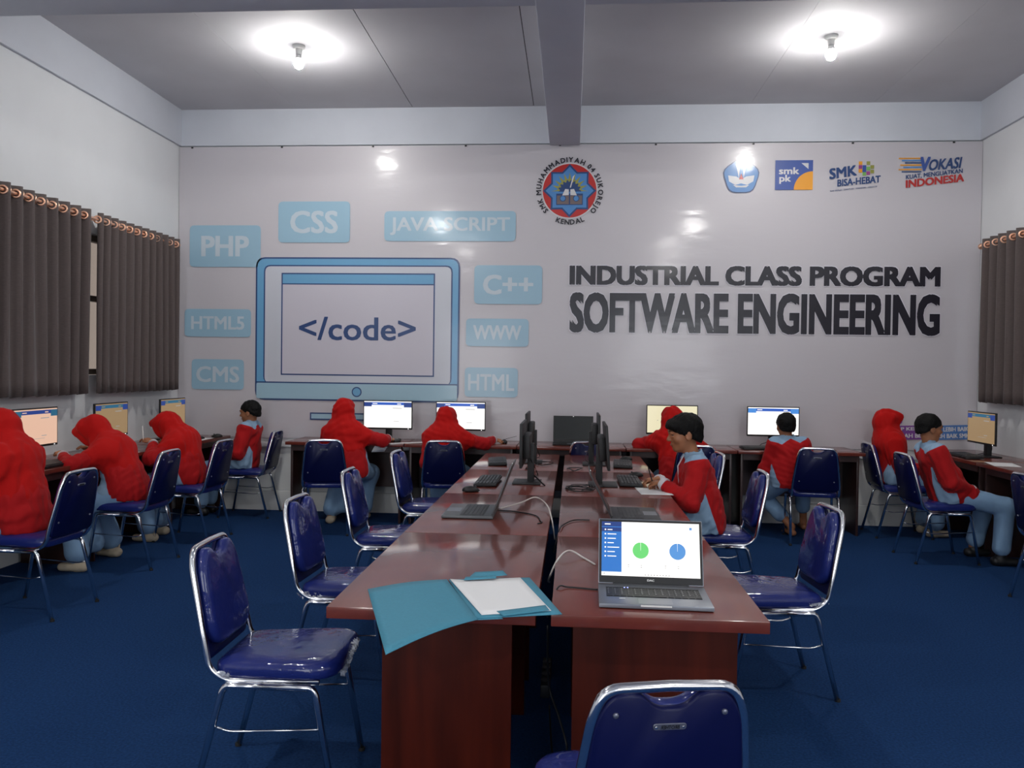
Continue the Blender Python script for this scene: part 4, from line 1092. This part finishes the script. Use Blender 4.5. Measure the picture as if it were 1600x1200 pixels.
    # eyes, brows
    for s in (-1, 1):
        m = MB(); V = []; 
        Mh = Matrix(((r1[0], hf[0], hu[0], 0), (r1[1], hf[1], hu[1], 0), (r1[2], hf[2], hu[2], 0), (0, 0, 0, 1)))
        T = Matrix.Translation(Vector(H(s*.031, .0655, .006)-hp)) @ Mh
        prof = [(.001, -.012)]+[(.0125*math.cos(q), .0125*math.sin(q)) for q in np.linspace(-1.3, 1.3, 7)]+[(.001, .0125)]
        m.lathe(prof, seg=12, M=T @ Matrix.Rotation(-PI/2, 4, 'X')); e_ = m.build('eye', M_eye, body, True, 180)
        m = MB(); m.lathe([(.001, .0), (.0072, -.001), (.005, .0018), (.001, .0022)], seg=10, M=T @ Matrix.Translation((0, .0108, 0)) @ Matrix.Rotation(-PI/2, 4, 'X')); m.build('iris', M_iris, e_, True)
        m = MB(); m.tube([Vector(H(s*.014, .0905, .029)-hp), Vector(H(s*.032, .088, .034)-hp), Vector(H(s*.052, .072, .029)-hp)], [.002, .0032, .0015], 6); m.build('eyebrow', M_hair, body, True)
    m = MB(); m.tube([Vector(H(x, y, -.0515)-hp) for x, y in ((-.019, .080), (-.008, .0885), (0, .0895), (.008, .0885), (.019, .080))], [.0018, .0042, .0042, .0042, .0018], 8); m.build('lips', M_lip, body, True)
    # trousers or skirt
    Tz = Field(lo, hi, max(res, .009))
    Tz.cap(hp-up*.01, hp+sp*.06, .104, .10, .04, sq=[(rt, 1.30)])
    for (h0, k_, f_) in Lg:
        kk = .10 if kind == 'girl' else .03
        Tz.cap(h0, k_, .092, .074 if kind == 'boy' else .085, kk); Tz.cap(k_, k_+(f_-k_)*(.62 if bare else .86), .072, .068 if kind == 'boy' else .085, kk*.8)
    if kind == 'girl':
        mk = (Lg[0][1]+Lg[1][1])/2; Tz.cap(hp, mk, .08, .08, .08); Tz.cap(mk, mk+((Lg[0][2]+Lg[1][2])/2-mk)*.8, .08, .08, .08)
    Tz.folds(.0014, 38, seed+5)
    Tz.build('skirt' if kind == 'girl' else 'trousers', M_trou, body, hpv)
    # jacket
    J = Field(lo, hi, max(res, .008)); js = jscale
    J.cap(hp+up*hem*.2+sp*.02, chest, .132*js, .118*js, .05, sq=[(rt, 1.36)])
    J.cap(hp+up*(hem+.02)-fw*.01, hp+sp*.12, .134*js, .128*js, .04, sq=[(rt, 1.36)])
    for (h0, k_, f_) in Lg: J.cap(hp+up*.035+(h0-hp), h0+(k_-h0)*.30+up*.03, .095, .085, .03)
    J.F = np.maximum(J.F, ((hp[2]-.078)-np.broadcast_to(J.ax[2][None, None, :], J.F.shape)))
    J.cap(sh[0]+rt*.02, sh[1]-rt*.02, .068, .068, .06); J.cap(nk-sp*.06, nk+sp*.028, .068, .056, .03)
    for (s0, e, wv) in A:
        J.cap(s0, e, .070, .060, .035); ee = e+(wv-e)*.84; J.cap(e, ee, .059, .040, .02)
    J.folds(.0034, 62, seed)
    J.ell(nk+sp*.055, (.05, .05, .035), None, .008, 'sub')
    def patch(V):
        q = V-nk; z = q@sp; x = q@rt; y = q@fw
        # shoulder yoke with a pointed lower edge, and side panels
        yoke = z+.028-.55*np.abs(np.abs(x)-.085)+.25*np.maximum(0, np.abs(x)-.12); yoke = np.minimum(yoke, .185-np.linalg.norm(q, axis=1))
        arm = np.minimum(np.linalg.norm(V-A[0][1], axis=1), np.linalg.norm(V-A[1][1], axis=1))
        side = np.minimum(np.minimum(.040+.34*np.maximum(0, -z-.14)-np.abs(y-.015), np.abs(x)-.10), -.14-z)
        lim = []
        for s0, e, wv in A:
            u = e-s0; t = ((V-s0)@u)/(u@u); dd = np.linalg.norm(V-s0-np.clip(t, 0, 1)[:, None]*u, axis=1); lim.append(np.where(t > .12, .085-dd, -1))
            u = wv-e; t = ((V-e)@u)/(u@u); dd = np.linalg.norm(V-e-np.clip(t, 0, 1)[:, None]*u, axis=1); lim.append(np.where(t > -.1, .07-dd, -1))
        inarm = np.max(lim, 0)
        side = np.where(inarm > 0, -inarm, side)
        if seed == 1: side = side*0-1
        return np.maximum(yoke, side)
    jk = J.build('jacket', M_jack, body, hpv, patch)
    for (s0, e, wv) in A:
        m = MB(); d = wv-e; c0 = e+d*.89-hp; c1 = e+d*1.03-hp; m.tube([c0, e+d*.98-hp, c1], [.0445, .040, .034], 16); m.build('cuff', M_cuff, body, True)
    m = MB(); m.tube([nk+fw*.058+sp*.02-hp, nk+fw*.112-sp*.06-hp, hp+(nk-hp)*.5+fw*.122-hp], .0045, 6); m.build('zip', M_cuff, body, True)
    # feet
    for i, (h0, k_, f_) in enumerate(Lg):
        if bare: continue
        fd = unit(fw*1.0+rt*(-.12, .12)[i]); base = f_-up*(f_[2]-.035) if f_[2] < .14 else f_-up*.05
        S = Field(np.min([f_, base], 0)-.20, np.max([f_, base], 0)+.20, .008)
        S.cap(k_+(f_-k_)*.80, base, .042, .038, .01); S.cap(base-fd*.04, base+fd*.115, .036, .030, .015, sq=[(np.cross(up, fd), 1.25)])
        S.halfspace(base-up*.036, -up)
        S.build('sock' if kind == 'girl' else 'shoe', M_sock if kind == 'girl' else M_shoe, body, hpv)
    if kind == 'boy':
        Hh = Field(hd-.17, hd+.17, .0055); Hh.rs = hs
        Hh.ell(H(0, -.016, .034), (.084, .102, .091), RH, 0); Hh.ell(H(0, -.048, -.012), (.072, .062, .074), RH, .01)
        if bang: Hh.ell(H(0, .056, .060), (.068, .046, .040), RH, .02)
        # hairline: lower at the nape, higher at the forehead
        n = unit(-hu+hf*hair[1]); Hh.halfspace(H(0, .085, hair[0]+.085*.0+.02), n)
        Hh.ell(H(0, .112, -.035), (.066, .062, .078), RH, .01, 'sub')
        for s in (-1, 1): Hh.ell(H(s*.086, .022, -.034), (.020, .024, .034), RH, .008, 'sub')
        Hh.folds(.0019, 130, seed)
        Hh.build('hair', M_hair, body, hpv)
    else:
        lo2 = np.minimum(hd, nk)-.34; hi2 = np.maximum(hd, nk)+.30
        S = Field(lo2, hi2, .0085)
        S.rs = hs
        S.ell(H(0, -.010, .022), (.090, .106, .100), RH, .02); S.cap(H(0, .052, .045), H(0, .045, -.055), .060, .05, .03, sq=[(r1, 1.15)])
        S.cap(H(0, .03, .052), H(0, .106, .058), .042, .022, .05, sq=[(r1, 1.8)])
        for s_ in (-1, 1): S.cap(H(s_*.04, .102, .066), H(s_*.055, .068, -.06), .017, .017, .03)
        nb = nk-sp*.02
        S.cap(H(0, -.02, -.04), nb, .088, .115, .05, sq=[(rt, 1.15)])
        S.rs = 1.0
        S.cap(nb, nk-sp*scarf, .125, .135, .06, sq=[(rt, 1.35)])
        S.cap(sh[0]+rt*.01, sh[1]-rt*.01, .085, .085, .07)
        for i in (0, 1): S.cap(sh[i], sh[i]+(A[i][1]-sh[i])*.42, .082, .074, .05)
        S.folds(.0036, 56, seed+2)
        # hollow for the face and the inside of the hood
        S.rs = hs; S.ell(H(0, .130, -.012), (.056, .082, .080), RH, .004, 'sub')
        S.build('headscarf', M_hij, body, hpv)
    return body

GP = 'students in red and grey-blue uniforms'
# girls at the left wall (facing -x)
person('girl in red headscarf cut off by the left edge, before the peach-tinted monitor', (-3.36, 4.76, .57), 90, (-3.45, 4.78, .955), (-3.55, 4.80, 1.115),
       [(-3.72, 4.55, .84), (-3.72, 4.98, .84)], [(-3.75, 4.62, .03), (-3.75, 4.88, .03)], kind='girl', hpitch=-18, group=GP, seed=1, scarf=.26)
person('girl in red headscarf leaning far over her desk, second from the left edge', (-3.36, 5.96, .57), 90, (-3.50, 5.95, .885), (-3.645, 5.96, 1.005),
       [(-3.78, 5.78, .835), (-3.74, 6.12, .835)], [(-3.58, 5.66, .03), (-3.60, 6.14, .03)], kind='girl', hpitch=-32, group=GP, seed=2, scarf=.20,
       elb=[np.array([-.2, -1.0, -.35]), np.array([.2, .8, -.6])])
person('girl in red headscarf writing with a raised hand at the left corner desk', (-3.34, 6.88, .57), 90, (-3.42, 6.90, .875), (-3.545, 6.90, .985),
       [(-3.60, 6.76, .845), (-3.66, 7.02, .83)], [(-3.6, 6.7, .03), (-3.65, 7.0, .03)], kind='girl', hpitch=-22, group=GP, seed=3, scarf=.20, res=.0075,
       handdir=[(-.75, .15, .35), (-.9, 0, -.1)], elb=[np.array([.2, -.8, -.5]), np.array([.2, .8, -.6])])
person('boy in the left corner beside the banner, seen in profile facing left', (-3.32, 8.03, .57), 90, (-3.25, 8.03, .925), (-3.262, 8.03, 1.045),
       [(-3.49, 7.92, .64), (-3.50, 8.10, .64)], [(-3.72, 7.93, .03), (-3.72, 8.13, .03)], kind='boy', hpitch=-8, group=GP, seed=4, curls=(.8, .8))
# back wall (facing +y)
person('girl in red headscarf reaching right for a mouse over a loose sheet', (-2.10, 7.58, .56), 0, (-2.19, 7.68, .915), (-2.205, 7.74, 1.10),
       [(-2.32, 7.93, .84), (-1.80, 7.88, .825)], [(-2.33, 7.75, .03), (-2.05, 7.9, .03)], kind='girl', hpitch=-8, group=GP, seed=5, scarf=.22,
       handdir=[(0.2, .9, -.1), (.45, .5, -.2)], res=.008, elb=[np.array([-.5, -.6, -.6]), np.array([.35, -1.0, -.1])])
person('girl in red headscarf at the back wall, reaching far right for her mouse', (-1.19, 7.60, .56), 0, (-1.20, 7.68, .895), (-1.20, 7.74, 1.035),
       [(-1.38, 7.78, .62), (-.76, 7.95, .825)], [(-1.3, 7.95, .03), (-1.1, 7.95, .03)], kind='girl', hpitch=-10, group=GP, seed=6, scarf=.26,
       handdir=[(0.2, .9, -.1), (.75, .3, -.1)], res=.008, elb=[np.array([-.15, -.3, -1.]), np.array([.3, -1.0, -.25])])
person('girl in red headscarf bent over the back desk, elbow out, behind the writing boy', (1.02, 7.60, .56), 0, (.97, 7.74, .90), (.955, 7.78, 1.07),
       [(.86, 7.98, .835), (1.15, 7.98, .835)], [(.9, 7.95, .03), (1.1, 7.95, .03)], kind='girl', hpitch=-10, group=GP, seed=7, scarf=.20,
       elb=[np.array([-1.0, -.1, -.15]), np.array([.8, -.3, -.4])])
person('boy seen from behind facing the brightest monitor, barefoot, half on his chair', (2.02, 7.60, .55), 4, (1.985, 7.60, .905), (1.965, 7.62, 1.03),
       [(1.90, 7.85, .66), (2.12, 7.88, .70)], [(2.06, 7.72, .03), (2.26, 8.05, .03)], kind='boy', hpitch=-4, group=GP, seed=8, bare=True, knees=[np.array([-.6, .9, .2]), np.array([.3, .9, .2])],
       elb=[np.array([-.5, -.4, -.8]), np.array([.5, -.4, -.8])], hair=(.032, .60))
# right side
person('girl in red headscarf near the right end of the banner, sitting upright facing right', (3.06, 7.92, .57), -90, (3.00, 7.93, .91), (2.985, 7.94, 1.07),
       [(3.24, 8.06, .66), (3.24, 7.80, .66)], [(3.4, 8.05, .03), (3.4, 7.85, .03)], kind='girl', hpitch=-5, group=GP, seed=9, scarf=.26)
person('boy in profile at the right, reclining with hands in his lap and knees out', (3.10, 6.90, .565), -90, (2.94, 6.91, .93), (2.945, 6.92, 1.075),
       [(3.24, 7.03, .60), (3.24, 6.78, .59)], [(3.38, 7.06, .03), (3.44, 6.74, .03)], kind='boy', hpitch=-6, hyaw=3, group=GP, seed=10, hair=(.032, .60),
       elb=[np.array([-.3, .6, -.7]), np.array([-.3, -.5, -.8])], curls=(.9, .9), res=.008)
person('student mostly hidden by the right edge of the view, seen from the side', (3.36, 5.60, .57), -90, (3.28, 5.60, .90), (3.30, 5.60, 1.05),
       [(3.62, 5.74, .84), (3.62, 5.46, .84)], [(3.7, 5.7, .03), (3.7, 5.5, .03)], kind='boy', hpitch=-6, group=GP, seed=11, hair=(.032, .60))
# the writing boy in the middle
person('boy writing at the right centre row, in profile, with thick black hair', (.865, 5.37, .565), 90, (.80, 5.36, .96), (.738, 5.37, 1.112),
       [(.585, 5.25, .805), (.575, 5.40, .805)], [(.62, 5.25, .03), (.66, 5.5, .03)], kind='boy', hpitch=-10, hyaw=4, group=GP, seed=12, res=.0062, hair=(.018, .62), hs=1.11, bang=True,
       handdir=[(-.5, .75, -.12), (-.85, .1, -.1)], elb=[np.array([.35, -.65, -.9]), np.array([.3, .6, -.9])], curls=(1.0, 1.0), hem=-.07)
pen((.535, 5.35, .79), (.50, 5.31, .90), 'pen standing in the fist of the writing boy', M_dark)
pen((-3.68, 6.74, .87), (-3.70, 6.76, .99), 'white pen held upright by the writing girl on the left', M_white)
